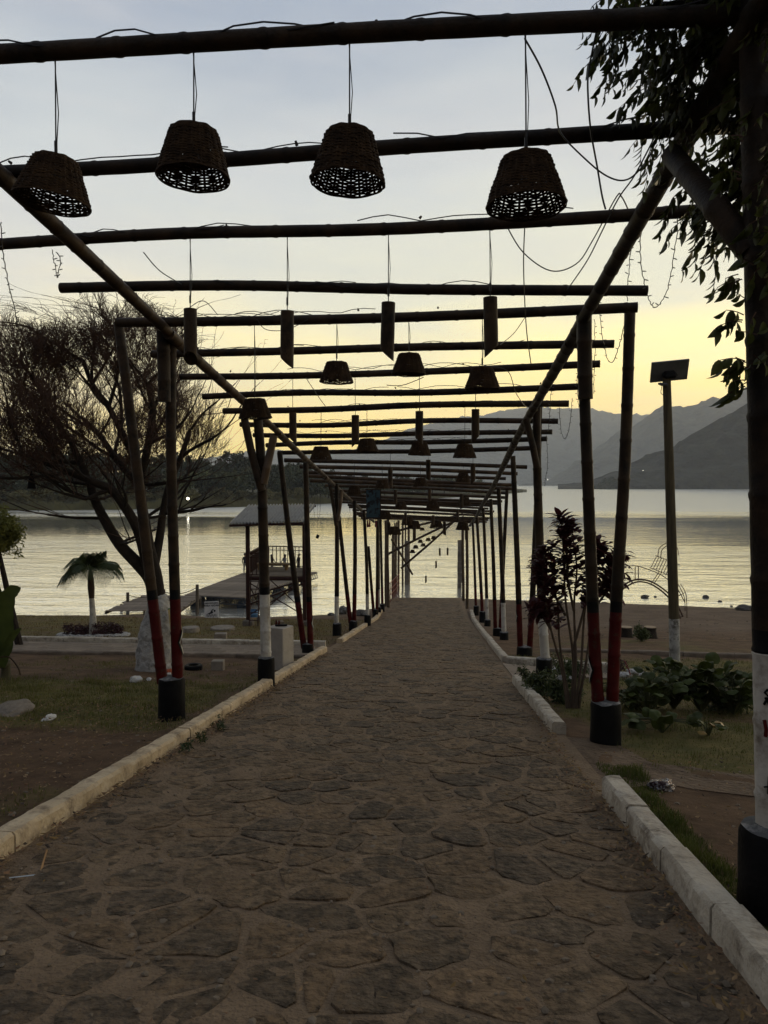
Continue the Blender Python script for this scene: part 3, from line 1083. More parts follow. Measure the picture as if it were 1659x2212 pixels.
def far_tree(px, back, kind, sc):
    p = shore_point(px, back)
    where = ('at the left edge', 'behind the crown of the bare tree', 'above the bright shore lamp', 'behind the tower roof', 'seen between the left poles', 'seen under the pergola beams')[sum(px > q for q in (110, 330, 480, 680, 850))]
    root = empty('shore_tree', p, ('tall dark', 'broad dark', 'olive green bushy', 'low pale dry-leaved')[kind] + ' far-shore tree ' + ('by the water ' if back < 12 else 'on the bank ' if back < 45 else 'up the slope ') + where, 'tree', 'trees of the far left shore')
    root.rotation_euler = (0, 0, rs.uniform(0, 6.3))
    cm, tm = KINDS[kind]
    c_ = link('crown', cm, root, (0, 0, 1.2 * sc))
    c_.scale = (sc * rs.uniform(.9, 1.15), sc * rs.uniform(.9, 1.15), sc * rs.uniform(.85, 1.2))
    t_ = link('trunk', tm, root)
    t_.scale = (sc, sc, sc)
for i in range(46):
    px = -40 + i * 15.5 + rs.uniform(-6, 6)
    far_tree(px, rs.uniform(14, 40), rs.choice((0, 1, 2, 2)), rs.uniform(.75, 1.2))
for i in range(40):
    px = -30 + i * 17 + rs.uniform(-8, 8)
    far_tree(px, rs.uniform(60, 125), rs.choice((0, 1, 1)), rs.uniform(.9, 1.25))
for i in range(26):
    px = 660 + i * 17.5 + rs.uniform(-6, 6)
    far_tree(px, rs.uniform(8, 24), rs.choice((0, 1, 2)), rs.uniform(.75, 1.15) * (1 - .45 * smooth(1000, 1130, px)))
for i in range(30):
    px = 10 + i * 22 + rs.uniform(-8, 8)
    far_tree(px, rs.uniform(5, 10), 3, rs.uniform(.45, .75))
# three that stand out above the wood
far_tree(512, 95, 0, 1.6), far_tree(640, 60, 1, 1.5), far_tree(598, 20, 1, 1.25)
# reeds along that waterline
rv, rf = [], []
for i in range(9000):
    px = rs.uniform(-60, 1130)
    p = shore_point(px, rs.uniform(-.5, 3.2))
    n = .5 + .5 * mnoise.noise(Vector((px * .03, 3, 1)))
    if rs.random() > .35 + n * .8:
        continue
    h = rs.uniform(1.2, 2.6) * (.55 + .75 * n)
    w_ = .12
    l = rs.uniform(-.4, .4)
    k_ = len(rv)
    rv += [(p.x - w_, p.y, 0), (p.x + w_, p.y, 0), (p.x + l, p.y + rs.uniform(-.3, .3), h)]
    rf.append((k_, k_ + 1, k_ + 2))
o = link('reeds', np_mesh('reeds', rv, rf, M('reed', (.13, .12, .055), .9, .35, .12, 0), False))
tag(o, 'belt of pale reeds along the far left waterline', 'reeds', kind='stuff')
# dark trees on the little point under the right-hand mountain
for px, py, s_ in ((1319, 1047, 1.0), (1300, 1047.5, .55), (1278, 1047.5, .4)):
    p = P(px, py, 790)
    p.z = 0
    root = empty('point_tree', p, {1.0: 'large round dark tree on the low point under the right mountain', .55: 'smaller tree left of the round tree on the low point', .4: 'smallest bush at the tip of the low point'}[s_], 'tree', 'trees on the low point')
    c_ = link('crown', KINDS[1][0], root, (0, 0, 0))
    c_.scale = (2.2 * s_, 2.2 * s_, 2.3 * s_)
    t_ = link('trunk', KINDS[1][1], root)
    t_.scale = (2 * s_, 2 * s_, 2 * s_)

# lit lamps of the far shores
def far_light(px, py, y, r, e, label):
    p = P(px, py, y)
    root = empty('shore_lamp', (p.x, p.y, max(p.z - 3, 0)), label, 'lamp', 'lit lamps on the far shores')
    mb = MB()
    mb.tube([(0, 0, 0), (0, 0, max(p.z - root.location.z, .5))], .05 * max(1, y / 300), 6)
    mb.build('lamp_post', bark_far, root, local=True)
    mb = MB()
    mb.lathe([(r * .3, -r), (r, -r * .4), (r, r * .4), (r * .3, r)], (0, 0, max(p.z - root.location.z, .5)), 8)
    m = bpy.data.materials.new('lamp_glow')
    m.use_nodes = True
    b_ = m.node_tree.nodes['Principled BSDF']
    b_.inputs['Emission Color'].default_value = (1, .93, .75, 1)
    b_.inputs['Emission Strength'].default_value = e
    mb.build('lamp_globe', m, root, local=True)
far_light(406, 1077, 184, .34, 7, 'bright white lamp on the far left shore with its streak on the water')
far_light(727, 1056, 240, .22, 6, 'small yellow lamp in the trees behind the tower roof')
far_light(1389, 1016, 825, .28, 6, 'tiny lamp on the slope of the dark right mountain')
far_light(1348, 1032, 790, .25, 6, 'tiny lamp low by the water under the dark right mountain')
far_light(1205, 1030, 2900, 1.4, 6, 'tiny lamp on the hazy far shore right of the pergola')
far_light(1183, 1036, 2900, 1.3, 6, 'tiny lamp at the foot of the hazy mountain behind the poles')
far_light(1231, 1033, 2900, 1.2, 6, 'faint lamp at the foot of the hazy mountain left of the low point')

# ---- haze over the lake
hz = MB()
hz.box((0, 2130, 298), (10800, 5060, 600))
m = bpy.data.materials.new('evening_haze')
m.use_nodes = True
nt = m.node_tree
nt.nodes.clear()
out = nt.nodes.new('ShaderNodeOutputMaterial')
pvol = nt.nodes.new('ShaderNodeVolumePrincipled')
pvol.inputs['Color'].default_value = (.86, .90, .96, 1)
pvol.inputs['Density'].default_value = 1.75e-4
pvol.inputs['Anisotropy'].default_value = .55
nt.links.new(pvol.outputs[0], out.inputs['Volume'])
o = hz.build('haze', m, smooth=False)
tag(o, 'thin blue-grey evening haze over the lake', 'haze', kind='stuff')

# ================================================================== PERGOLA
bam = M('weathered_bamboo', (.028, .017, .0095), .6, .4, 3.0, .4, 60, col2=(.068, .041, .021), stretch=(1, 1, 1), rnd=.25, spots=(.015, .010, .007), spot_scale=4, spot_lo=.48, spot_hi=.66, spec=.14)
bam_dark = M('dark_bamboo', (.014, .009, .005), .6, .4, 3.0, .5, 60, col2=(.044, .026, .013), rnd=.25, spots=(.007, .005, .004), spot_scale=4, spot_lo=.46, spot_hi=.66, spec=.16)
bam_pale = M('pale_bamboo', (.058, .034, .018), .5, .3, 3.0, .35, 60, col2=(.115, .069, .037), rnd=.15, spots=(.07, .045, .03), spot_scale=5, spot_lo=.58, spot_hi=.75, spec=.45)
red_p = M('red_paint', (.055, .0035, .0035), .6, .25, 6, .25, 50, rnd=.1, spots=(.045, .022, .013), spot_scale=13, spot_lo=.56, spot_hi=.62, spec=.12)
white_p = M('white_paint', (.40, .37, .32), .75, .25, 5, .5, 30, col2=(.52, .49, .44), spots=(.14, .11, .08), spot_scale=6, spot_lo=.5, spot_hi=.72)
black_p = M('black_paint', (.006, .006, .0065), .6, .4, 8, .4, 40, spots=(.05, .048, .045), spot_scale=11, spot_lo=.68, spot_hi=.8, spec=.08)
conc_p = M('worn_footing', (.07, .07, .07), .85, .4, 9, .6, 40, spots=(.30, .28, .26), spot_scale=10, spot_lo=.5, spot_hi=.68)
wire_m = M('black_cable', (.012, .011, .012), .5, .2, 5, 0)
grey_wire = M('grey_cable', (.10, .10, .10), .5, .2, 5, 0)

pergola = empty('pergola', (-.7, 3.0, gz(-.7, 3.0, False)), 'long bamboo pergola of red, white and black painted poles over the cobbled path', 'pergola')
XL, XR, HL, HR = -2.97, 1.40, 4.33, 4.15
def rail_pt(side, y, up=0.0):
    wob = .05 * mnoise.noise(Vector((y * .35, side * 7.0, 3.0)))
    if side < 0:
        return Vector((XL + wob, y, plane_z(y) + HL + up + .04 * mnoise.noise(Vector((y * .3, 5.0, 1.0)))))
    return Vector((XR + .10 * smooth(12, 22, y) + wob, y, plane_z(y) + HR + up + .04 * mnoise.noise(Vector((y * .3, 9.0, 1.0)))))
def proj(p):
    d = ROT.transposed() @ (Vector(p) - CAM)
    return CX + FPX * d.x / -d.z, CY - FPX * d.y / -d.z
# side rails: several bamboo lengths end to end, lapped at the posts
for side in (-1, 1):
    cuts = [2.4, 8.2, 13.8, 19.5, 25.8, 34.4]
    for a, b in zip(cuts, cuts[1:]):
        mb = MB()
        bamboo(mb, [rail_pt(side, a - .15), rail_pt(side, (a + b) / 2), rail_pt(side, b + .15, .02)], .066, .056, 12, .36)
        mb.build('side_rail', bam if side < 0 else bam_dark, pergola)
# cross beams
def solve(side, line, up):
    """distance at which the rail passes under that beam line"""
    (x0, y0), (x1, y1) = line
    lo, hi = 2.2, 36
    for _ in range(50):
        m_ = (lo + hi) / 2
        px, py = proj(rail_pt(side, m_, up))
        yl = y0 + (y1 - y0) * (px - x0) / (x1 - x0)
        if py < yl:
            lo = m_
        else:
            hi = m_
    return lo
BEAMS = [((0, 120), (1450, 42), -4.0, 2.3, .050), ((0, 368), (1540, 274), -3.9, 2.25, .048), ((0, 528), (1515, 455), -3.9, None, .048),
         ((128, 622), (1397, 628), None, None, .050), ((247, 697), (1373, 664), None, None, .052), ((322, 765), (1323, 743), None, None, .048),
         ((383, 814), (1292, 786), None, None, .046), ((432, 857), (1250, 835), None, None, .048), ((478, 888), (1226, 872), None, None, .052),
         ((515, 917), (1203, 910), None, None, .048), ((543, 940), (1190, 933), None, None, .048), ((570, 962), (1178, 948), None, None, .05), ((597, 978), (1150, 968), None, None, .05)]
beam_pts = []
rb = random.Random(5)
for l0, l1, xa, xb, r_ in BEAMS:
    yl, yr = solve(-1, (l0, l1), .115), solve(1, (l0, l1), .115)
    a, b = rail_pt(-1, yl, .115), rail_pt(1, yr, .115)
    d = (b - a) / (b.x - a.x)
    if xa is None:
        xa = P(l0[0], l0[1], yl).x
    if xb is None:
        xb = P(l1[0], l1[1], yr).x
    p, q = a + d * (xa - a.x), a + d * (xb - a.x)
    beam_pts.append((p, q))
    mb = MB()
    mid = [p.lerp(q, t) + Vector((0, 0, rb.uniform(-.035, .035))) for t in (.3, .62)]
    bamboo(mb, [p, *mid, q], r_, r_ * .95, 12, .42)
    # tied ends of wire and stubs where the shoots were cut
    for t in (rb.uniform(.1, .3), rb.uniform(.35, .6), rb.uniform(.65, .95)):
        s_ = p.lerp(q, t) + Vector((0, 0, r_ * .9))
        mb.tube([s_, s_ + Vector((rb.uniform(-.02, .02), 0, rb.uniform(.012, .03)))], [.012, .008], 5)
    mb.build('crossbeam', bam_dark, pergola)
y = 17.3
while y < 34.2:
    a = rail_pt(-1, y + rb.uniform(-.15, .15), .11)
    b = rail_pt(1, y + rb.uniform(-.15, .15), .11)
    d = (b - a).normalized()
    p, q = a - d * rb.uniform(.35, .75), b + d * rb.uniform(.25, .7)
    beam_pts.append((p, q))
    mb = MB()
    bamboo(mb, [p, p.lerp(q, .5) + Vector((0, 0, rb.uniform(-.05, .05))), q], rb.uniform(.045, .055), None, 8, .42)
    mb.build('crossbeam', bam, pergola)
    y += rb.uniform(.82, 1.08)
# wires lashed along the beams
for p, q in beam_pts[:12]:
    mb = MB()
    for _ in range(3):
        t0 = rb.uniform(0.05, .6)
        pts = []
        for k_ in range(14):
            t = t0 + (.12 + .02 * _) * 2 * k_ / 13
            c = p.lerp(q, min(t, 1))
            pts.append(c + Vector((0, .058 * math.cos(k_ * .8 + _), .062 * abs(math.sin(k_ * .55 + _)) + .01 + rb.uniform(-.004, .004))))
        mb.tube(pts, .0045, 4)
    mb.build('lashing_wire', wire_m, pergola)

# posts. foot: (px, py, half width) of the black footing; poles: ((bottom px), (mid px) ..., (top px))
def footing(base, r, h, mat=black_p, squat=False):
    mb = MB()
    prof = [(r * 1.0, -.15), (r * 1.02, .02), (r * 1.01, h * .3), (r, h * .6), (r * .985, h - .03), (r * .93, h), (r * .55, h + .02)]
    mb.lathe(prof, base, 28, mats=[0, 0, 0, 0, 0, 1, 1])
    mb.v = [tuple(Vector(q) + Vector((1, 1, .8)) * (.011 * mnoise.noise(Vector(q) * 7)) + Vector((0, 0, .012 * mnoise.noise(Vector(q) * 15)))) for q in mb.v]
    mb.build('footing', [mat, conc_p], pergola)
def pole(pts, r, style, dark=True, paint=1.0):
    """pts bottom to top; style: red / white / plain; paint = painted metres"""
    mb = MB()
    zones = None
    mats = [bam_dark if dark else bam]
    if style != 'plain':
        zones = [(0, 1), (paint, 2), (paint + .11, 0)]
        mats = [bam_dark if dark else bam, red_p if style == 'red' else white_p, black_p]
    bamboo(mb, pts, r, r * .86, 12, .36, zones)
    o = mb.build('pole', mats, pergola)
    return o
def foot_at(px, py):
    g = G(px, py)
    return Vector((g.x, g.y, gz(g.x, g.y, False)))
def put(px, py, fr, fh, poles, style, r=.066, paint=1.0, dark=True):
    b = foot_at(px, py)
    footing(b, fr, fh)
    for pl in poles:
        pts = [P(x, y_, b.y) for x, y_ in pl]
        pts[0].z = min(pts[0].z, b.z + fh - .05)
        pole(pts, r, style, dark, paint)
    return b
# left row
b1 = put(371, 1545, .152, .44, [[(351, 1475), (300, 1045), (256, 698)], [(384, 1475), (370, 1000), (371, 722)]], 'red', .064, .98)
b2 = put(575, 1485, .125, .45, [[(575, 1430), (566, 1045), (557, 905)]], 'white', .078, 1.0)
for pl, dk in (([(566, 1060), (545, 985), (528, 905)], bam_dark), ([(569, 1045), (580, 995), (592, 940)], bam_pale)):
    mb = MB()
    bamboo(mb, [P(x, y_, b2.y - .1) for x, y_ in pl], .06, .055, 10, .4)
    mb.build('fork_pole', dk, pergola)
b3 = put(665, 1413, .125, .23, [[(657, 1400), (630, 1200), (604, 978)], [(671, 1400), (665, 1200), (660, 1000)]], 'red', .066, 1.0)
b4 = put(728, 1372, .13, .35, [[(727, 1355), (728, 1200), (727, 1045)]], 'white', .068, .9)
for pl, dk in (([(726, 1135), (719, 1085), (711, 1040)], bam_dark), ([(729, 1125), (735, 1090), (738, 1058)], bam_pale)):
    mb = MB()
    bamboo(mb, [P(x, y_, b4.y - .1) for x, y_ in pl], .055, .05, 8, .4)
    mb.build('fork_pole', dk, pergola)
put(763, 1363, .13, .32, [[(757, 1345), (744, 1230), (732, 1115)], [(765, 1345), (767, 1200), (766, 1082)]], 'red', .068, .9)
put(794, 1353, .12, .4, [[(794, 1336), (792, 1220), (786, 1102)]], 'white', .062, .85)
put(811, 1334, .125, .35, [[(807, 1322), (801, 1250), (796, 1180)], [(814, 1322), (815, 1230), (815, 1125)]], 'red', .066, .9)
put(818, 1329, .11, .35, [[(818, 1316), (818, 1220), (817, 1122)]], 'white', .06, .85)
put(825.5, 1322, .12, .35, [[(826, 1309), (824, 1220), (822, 1122)]], 'red', .062, .85)
# right row
br1 = put(1667, 1980, .152, .43, [[(1668, 1765), (1650, 1000), (1632, 300), (1622, -200)]], 'white', .070, .90)
br2 = put(1308, 1600, .152, .40, [[(1293, 1535), (1282, 1345), (1268, 995), (1256, 682)], [(1322, 1535), (1332, 1290), (1350, 995), (1361, 664)]], 'red', .062, 1.0)
br3 = put(1175, 1480, .125, .42, [[(1179, 1440), (1170, 1295), (1160, 995), (1160, 865)]], 'white', .072, .95)
mb = MB()
bamboo(mb, [P(1160, 1010, br3.y - .1), P(1150, 960, br3.y - .1), P(1136, 905, br3.y - .1)], .055, .05, 10, .4)
mb.build('fork_pole', bam_dark, pergola)
br4 = put(1133, 1413, .17, .17, [[(1124, 1402), (1117, 1200), (1108, 985)], [(1144, 1402), (1152, 1255), (1163, 995), (1166, 870)]], 'red', .066, 1.0)
put(1089, 1381, .12, .2, [[(1089, 1372), (1084, 1220), (1077, 1055)]], 'white', .066, .9)
put(1075, 1371, .14, .2, [[(1070, 1358), (1066, 1220), (1060, 1078)], [(1081, 1358), (1088, 1200), (1096, 1045)]], 'red', .06, .9)
put(1053, 1352, .12, .22, [[(1053, 1343), (1049, 1220), (1044, 1098)]], 'white', .062, .85)
put(1042.5, 1344, .13, .42, [[(1042, 1326), (1037, 1230), (1030, 1118)]], 'red', .066, .85)
put(1028.5, 1329, .12, .4, [[(1028, 1311), (1025, 1220), (1021, 1124)]], 'red', .06, .85)
# short bamboo sleeves lashed to the heads of the first posts
for px, y0, y1, yy in ((352, 716, 868, b1.y - .12), (1262, 672, 862, br2.y - .12)):
    mb = MB()
    bamboo(mb, [P(px, y0, yy), P(px + 3, y1, yy)], .072, .070, 14, .3)
    mb.build('sleeve', bam_dark, pergola)
# brace from the near right post up to the rail
mb = MB()
bamboo(mb, [P(1622, 545, br1.y + .02), P(1540, 440, 3.75), P(1452, 335, 4.3)], .062, .058, 12, .5)
mb.build('brace', bam_dark, pergola)
mb = MB()
bamboo(mb, [P(575, 1040, 18.5), P(589, 955, 18.7)], .05, .045, 8, .4)
mb.build('brace', bam_pale, pergola)
# unpainted stout posts at the water's edge belong to it as well
post_m = M('grey_wood_post', (.05, .034, .021), .85, .35, 4, .5, 40, col2=(.10, .068, .042))
for px, pyb, pyt, yb, r_ in ((834, 1300, 1124, 35.3, .07), (839, 1302, 1122, 34.6, .07), (1001, 1296, 1122, 38.5, .08), (1009, 1314, 1122, 34.6, .075)):
    a = P(px, pyb, yb)
    a.z = gz(a.x, a.y) - .2
    mb = MB()
    bamboo(mb, [a, P(px - 1, pyt, yb)], r_, r_ * .9, 10, .5)
    mb.build('post', post_m, pergola)
# painted chevrons on two of the red poles (black edged white arrow marks)
def wrap_mark(center, nrm, r, pts2, mat, name, lift):
    """flat mark bent round a pole: pts2 = (angle, height) outline"""
    ax = Vector((0, 0, 1))
    mb = MB()
    n2 = len(pts2)
    v = []
    for a, h in pts2:
        v.append(center + Vector((math.cos(a), math.sin(a), 0)) * (r + lift) + ax * h)
    mb.add(v, [tuple(range(n2))])
    mb.build(name, mat, pergola, smooth=False)
def pole_center(pl, y0, py):
    pts = [P(x, y_, y0) for x, y_ in pl]
    for a, b in zip(pts, pts[1:]):
        za, zb = proj(a)[1], proj(b)[1]
        if zb <= py <= za:
            return a.lerp(b, (za - py) / (za - zb))
    return pts[0]
def chevron(pl, y0, py, a0, r, hh, flip):
    """arrow-head shape running round the pole side; a0 = angle where the point sits"""
    for name, mat, lift, w0, w1 in (('black_chevron', black_p, .004, -.16, .52), ('white_chevron', white_p, .006, .10, .40)):
        for sgn in (-1, 1):
            mb = MB()
            v = []
            for k_ in range(7):
                t = k_ / 6
                h = sgn * hh * t
                c = pole_center(pl, y0, py)
                slope = (P(*pl[-1], y0) - P(*pl[0], y0)).normalized()
                c = c + slope * (h / max(slope.z, .2))
                for w_ in (w0, w1):
                    a = a0 + flip * (w_ + t * .85)
                    v.append(c + Vector((math.cos(a), math.sin(a), 0)) * (r + lift))
            f = [(2 * k_, 2 * k_ + 1, 2 * k_ + 3, 2 * k_ + 2) for k_ in range(6)]
            mb.add(v, f)
            mb.build(name, mat, pergola, smooth=False)
chevron([(384, 1475), (370, 1000), (371, 722)], b1.y, 1385, R(-52), .069, .15, 1)
chevron([(671, 1400), (665, 1200), (660, 1000)], b3.y, 1345, R(-52), .067, .15, 1)
chevron([(1293, 1535), (1282, 1345), (1268, 995)], br2.y, 1445, R(-128), .069, .15, -1)
chevron([(1124, 1402), (1117, 1200), (1108, 985)], br4.y, 1330, R(-128), .067, .15, -1)
# scrawled strokes on the white near post
def stroke(pl, y0, pts, r, mat, wid=.006):
    mb = MB()
    v = []
    for px, py in pts:
        c = pole_center(pl, y0, py)
        p_ = P(px, py, y0)
        dx = max(-.98, min(.98, (p_.x - c.x) / r))
        a = -math.acos(dx)
        v.append(c + Vector((math.cos(a), math.sin(a), 0)) * (r + .003))
    mb.tube(v, [wid] * len(v), 5)
    mb.build('scrawl', mat, pergola)
R1 = [(1668, 1765), (1650, 1000), (1632, 300)]
stroke(R1, br1.y, [(1646, 1478), (1641, 1486), (1648, 1494), (1642, 1506), (1640, 1512)], .072, black_p)
stroke(R1, br1.y, [(1642, 1496), (1650, 1512)], .072, black_p)
stroke(R1, br1.y, [(1641, 1545), (1644, 1565), (1643, 1580)], .072, red_p, .009)
stroke(R1, br1.y, [(1649, 1665), (1648, 1703)], .073, black_p)
stroke(R1, br1.y, [(1641, 1690), (1656, 1684)], .073, black_p, .004)

# ================================================================== HANGING LAMPS
wick = M('wicker', (.020, .012, .007), .8, .45, 14, .3, 80, col2=(.055, .032, .016), rnd=.2, spec=.12)
def basket_mesh(top_r, bot_r, h, rings, stakes, seg, seed=1):
    mb = MB()
    rj = random.Random(seed)
    for k_ in range(stakes):
        a = 2 * math.pi * k_ / stakes
        pts = []
        for t in (0, .25, .5, .75, 1):
            r_ = top_r + (bot_r - top_r) * t 
            pts.append((r_ * math.cos(a), r_ * math.sin(a), -h * t))
        pts.insert(0, (top_r * .15 * math.cos(a), top_r * .15 * math.sin(a), .004))
        mb.tube(pts, .0070, 5)
    def ring(r_, z, par, rad, amp=.006):
        n = seg
        v = []
        ph, wa, dx_, dz_ = rj.uniform(0, 6), rj.uniform(.0, .0022), rj.uniform(-.003, .003), rj.uniform(-.0014, .0014)
        r_ += dx_
        z += dz_
        for j in range(n):
            a = 2 * math.pi * j / n
            rr = r_ + amp * math.cos(a * stakes / 2 + par * math.pi)
            for q in range(4):
                w = math.pi / 2 * q + math.pi / 4
                v.append(((rr + rad * .8 * math.cos(w)) * math.cos(a), (rr + rad * .8 * math.cos(w)) * math.sin(a), z + rad * math.sin(w) + .0016 * math.sin(a * 7 + r_ * 60) + wa * math.sin(2 * a + ph)))
        f = []
        for j in range(n):
            j2 = (j + 1) % n
            for q in range(4):
                q2 = (q + 1) % 4
                f.append((j * 4 + q, j2 * 4 + q, j2 * 4 + q2, j * 4 + q2))
        mb.add(v, f)
    for i in range(rings):
        t = (i + .3) / rings
        ring(top_r + (bot_r - top_r) * t, -h * t, i % 2, h / rings * .70)
    ring(bot_r + .002, -h, 0, h / rings * .7, .001)
    for i in range(1, 6):                                # woven lid
        ring(top_r * i / 5.2, .004, i % 2, .0095, .003)
    return mb.mesh('shade', wick, True)
BASKETS = [basket_mesh(.116, .190, .222, 30, 24, 72, 1), basket_mesh(.122, .184, .228, 31, 22, 66, 2), basket_mesh(.112, .193, .216, 29, 26, 78, 3), basket_mesh(.118, .186, .232, 30, 24, 72, 4)]
BASKET_S = basket_mesh(.106, .174, .195, 22, 20, 60)
def tube_mesh():
    mb = MB()
    n, r_, L_ = 20, .050, .44
    v, f = [], []
    def ringv(rr, z, cut=None):
        for j in range(n):
            a = 2 * math.pi * j / n
            v.append((rr * math.cos(a), rr * math.sin(a), z if cut is None else z + cut * math.cos(a)))
    ringv(r_, 0), ringv(r_ * 1.0, -.12), ringv(r_ * 1.02, -.22), ringv(r_, -L_ + .06, .045)
    ringv(r_ * .86, -L_ + .06, .045 * .86), ringv(r_ * .86, -.03)
    for i in range(5):
        for j in range(n):
            j2 = (j + 1) % n
            f.append((i * n + j, i * n + j2, (i + 1) * n + j2, (i + 1) * n + j))
    f.append(tuple(j for j in range(n)))
    f.append(tuple(5 * n + j for j in reversed(range(n))))
    mb.add(v, f)
    m_ = mb.mesh('shade', bam, True)
    # rows of small drilled holes picked out as dark studs
    d = MB()
    for q in range(30):
        a = .9 * math.sin(q * .42) + (0 if q < 15 else 2.6)
        z = -.10 - (q % 15) * .017
        c = Vector((r_ * math.cos(a), r_ * math.sin(a), z))
        t1, t2 = Vector((-math.sin(a), math.cos(a), 0)), Vector((0, 0, 1))
        nn = Vector((math.cos(a), math.sin(a), 0))
        d.add([c + nn * .001 + (t1 * math.cos(w) + t2 * math.sin(w)) * .0042 for w in [i * math.pi / 3 for i in range(6)]], [tuple(range(6))])
    return m_, d.mesh('drilled_holes', black_p, False)
TUBE, HOLES = tube_mesh()
BULB = MB()
BULB.lathe([(.012, 0), (.014, -.04), (.02, -.055), (.03, -.085), (.026, -.11), (.008, -.122)], (0, 0, 0), 12)
bulb_m = M('unlit_bulb', (.35, .35, .36), .25, .1, 3, 0)
BULB_ME = BULB.mesh('bulb', bulb_m)
def beam_hit(px, near_y, idx):
    """the point under beam idx above that column of the picture"""
    p, q = beam_pts[idx]
    best = None
    for k_ in range(400):
        c = p.lerp(q, k_ / 399)
        e = abs(proj(c)[0] - px)
        if best is None or e < best[0]:
            best = (e, c)
    return best[1]
def hang(kind, px, idx, py_top, label, size=1.0, slant=None, big=False, tilt=(0, 0)):
    a = beam_hit(px, None, idx)
    top = P(px, py_top, a.y)
    top.x = a.x + (top.x - a.x) * .6
    root = empty('basket_lamp' if kind == 'b' else 'bamboo_lamp', (top.x, top.y, top.z), label, 'lamp', 'woven basket lamps' if kind == 'b' else 'bamboo tube lamps')
    mb = MB()
    dx = a.x - top.x
    mb.tube([Vector((0, 0, -.02)), Vector((0, 0, .1)), Vector((dx * .3, 0, (a.z - top.z) * .4)), Vector((dx, 0, a.z - top.z - .03)), Vector((dx + .004, 0.06, a.z - top.z + .03))], .004 if a.y < 12 else .005, 5)
    if a.y < 9:
        mb.tube([Vector((.006, 0, .1)), Vector((.014 + dx * .3, 0.004, (a.z - top.z) * .45)), Vector((dx - .004, 0, a.z - top.z - .03))], .003, 4)
        mb.tube([Vector((0, 0, .05)), Vector((0, 0, .11))], .009, 6)
    mb.build('cord', wire_m, root, local=True)
    if kind == 'b':
        s = link('shade', BASKETS[rb.randrange(4)] if big else BASKET_S, root)
        link('bulb', BULB_ME, root, (0, 0, -.02 * size))
    else:
        s = link('shade', TUBE, root)
        h = link('drilled_holes', HOLES, s)
    s.rotation_euler = (tilt[0] + rb.uniform(-.03, .03), tilt[1] + rb.uniform(-.03, .03), slant if slant is not None else rb.uniform(0, 6.28))
    s.scale = (size, size, size)
NTH = ['leftmost', 'second from left', 'third from left', 'rightmost']
for i, (px, py, tl) in enumerate(((120, 350, (0, .09)), (418, 289, (0, .02)), (755, 295, (0, .03)), (1138, 347, (0, -.02)))):
    hang('b', px, 0, py, 'large woven basket lamp, %s of the four nearest the camera' % NTH[i], 1.0, tilt=tl, big=True)
for i, (px, py, sl) in enumerate(((410, 668, -1.4), (620, 673, 2.9), (839, 654, 2.9), (1060, 643, .1))):
    hang('t', px, 2, py, 'slant-cut bamboo tube lamp, %s in the nearest row of tubes' % NTH[i], 1.06, sl)
for i, (px, py) in enumerate(((550, 864), (727, 785), (884, 767), (1042, 798))):
    hang('b', px, 4, py, 'basket lamp, %s in the second row of baskets' % NTH[i], .98)
for i, (px, py, sl) in enumerate(((632, 890, 2.9), (768, 897, .2), (906, 888, 2.9), (1027, 884, .1))):
    hang('t', px, 6, py, 'bamboo tube lamp, %s in the second row of tubes' % NTH[i], 1.0, sl)
for i, (px, py) in enumerate(((693, 966), (793, 949), (907, 956), (1004, 961))):
    hang('b', px, 8, py, 'basket lamp, %s in the third row of baskets' % NTH[i], 1.0)
for i, (px, py, sl) in enumerate(((843, 1011, 3.0), (925, 993, 2.0), (1022, 1001, .1))):
    hang('t', px, 12, py, 'bamboo tube lamp, %s in the third row of tubes' % ('leftmost', 'middle one', 'rightmost')[i], 1.0, sl)
for i, (px, py) in enumerate(((765, 1050), (826, 1037), (908, 1033), (1001, 1023))):
    hang('b', px, 13, py, 'basket lamp, %s in the fourth row of baskets' % NTH[i], .98)
for i, (px, py, sl) in enumerate(((854, 1058, 3), (928, 1056, 0), (997, 1067, 1))):
    hang('t', px, 17, py, 'bamboo tube lamp, %s in the fourth row of tubes' % ('leftmost', 'middle one', 'rightmost')[i], 1.0, sl)
for i, (px, py) in enumerate(((866, 1084), (935, 1082), (1003, 1074), (832, 1104))):
    hang('b', px, 20, py, 'basket lamp, %s in the fifth row of baskets' % ('second from left', 'third from left', 'rightmost', 'leftmost')[i], 1.25)
for i, (px, py, sl) in enumerate(((876, 1107, 3), (936, 1113, 0), (988, 1101, 1))):
    hang('t', px, 23, py, 'bamboo tube lamp, %s in the fifth row of tubes' % ('leftmost', 'middle one', 'rightmost')[i], 1.0, sl)
for i, (px, py) in enumerate(((852, 1138), (895, 1126), (943, 1124), (1000, 1128), (882, 1117))):
    hang('b', px, len(beam_pts) - 6, py, 'far basket lamp hung low over the foot of the path, %s' % ('leftmost', 'third from left', 'fourth from left', 'rightmost', 'second from left')[i], 1.5)
for i, (px, py, sl) in enumerate(((840, 1128, 3), (895, 1140, 0), (960, 1126, 2), (1008, 1136, 1))):
    hang('t', px, len(beam_pts) - 3, py, 'far bamboo tube lamp hung low at the end of the pergola, %s' % NTH[i], 1.4, sl)

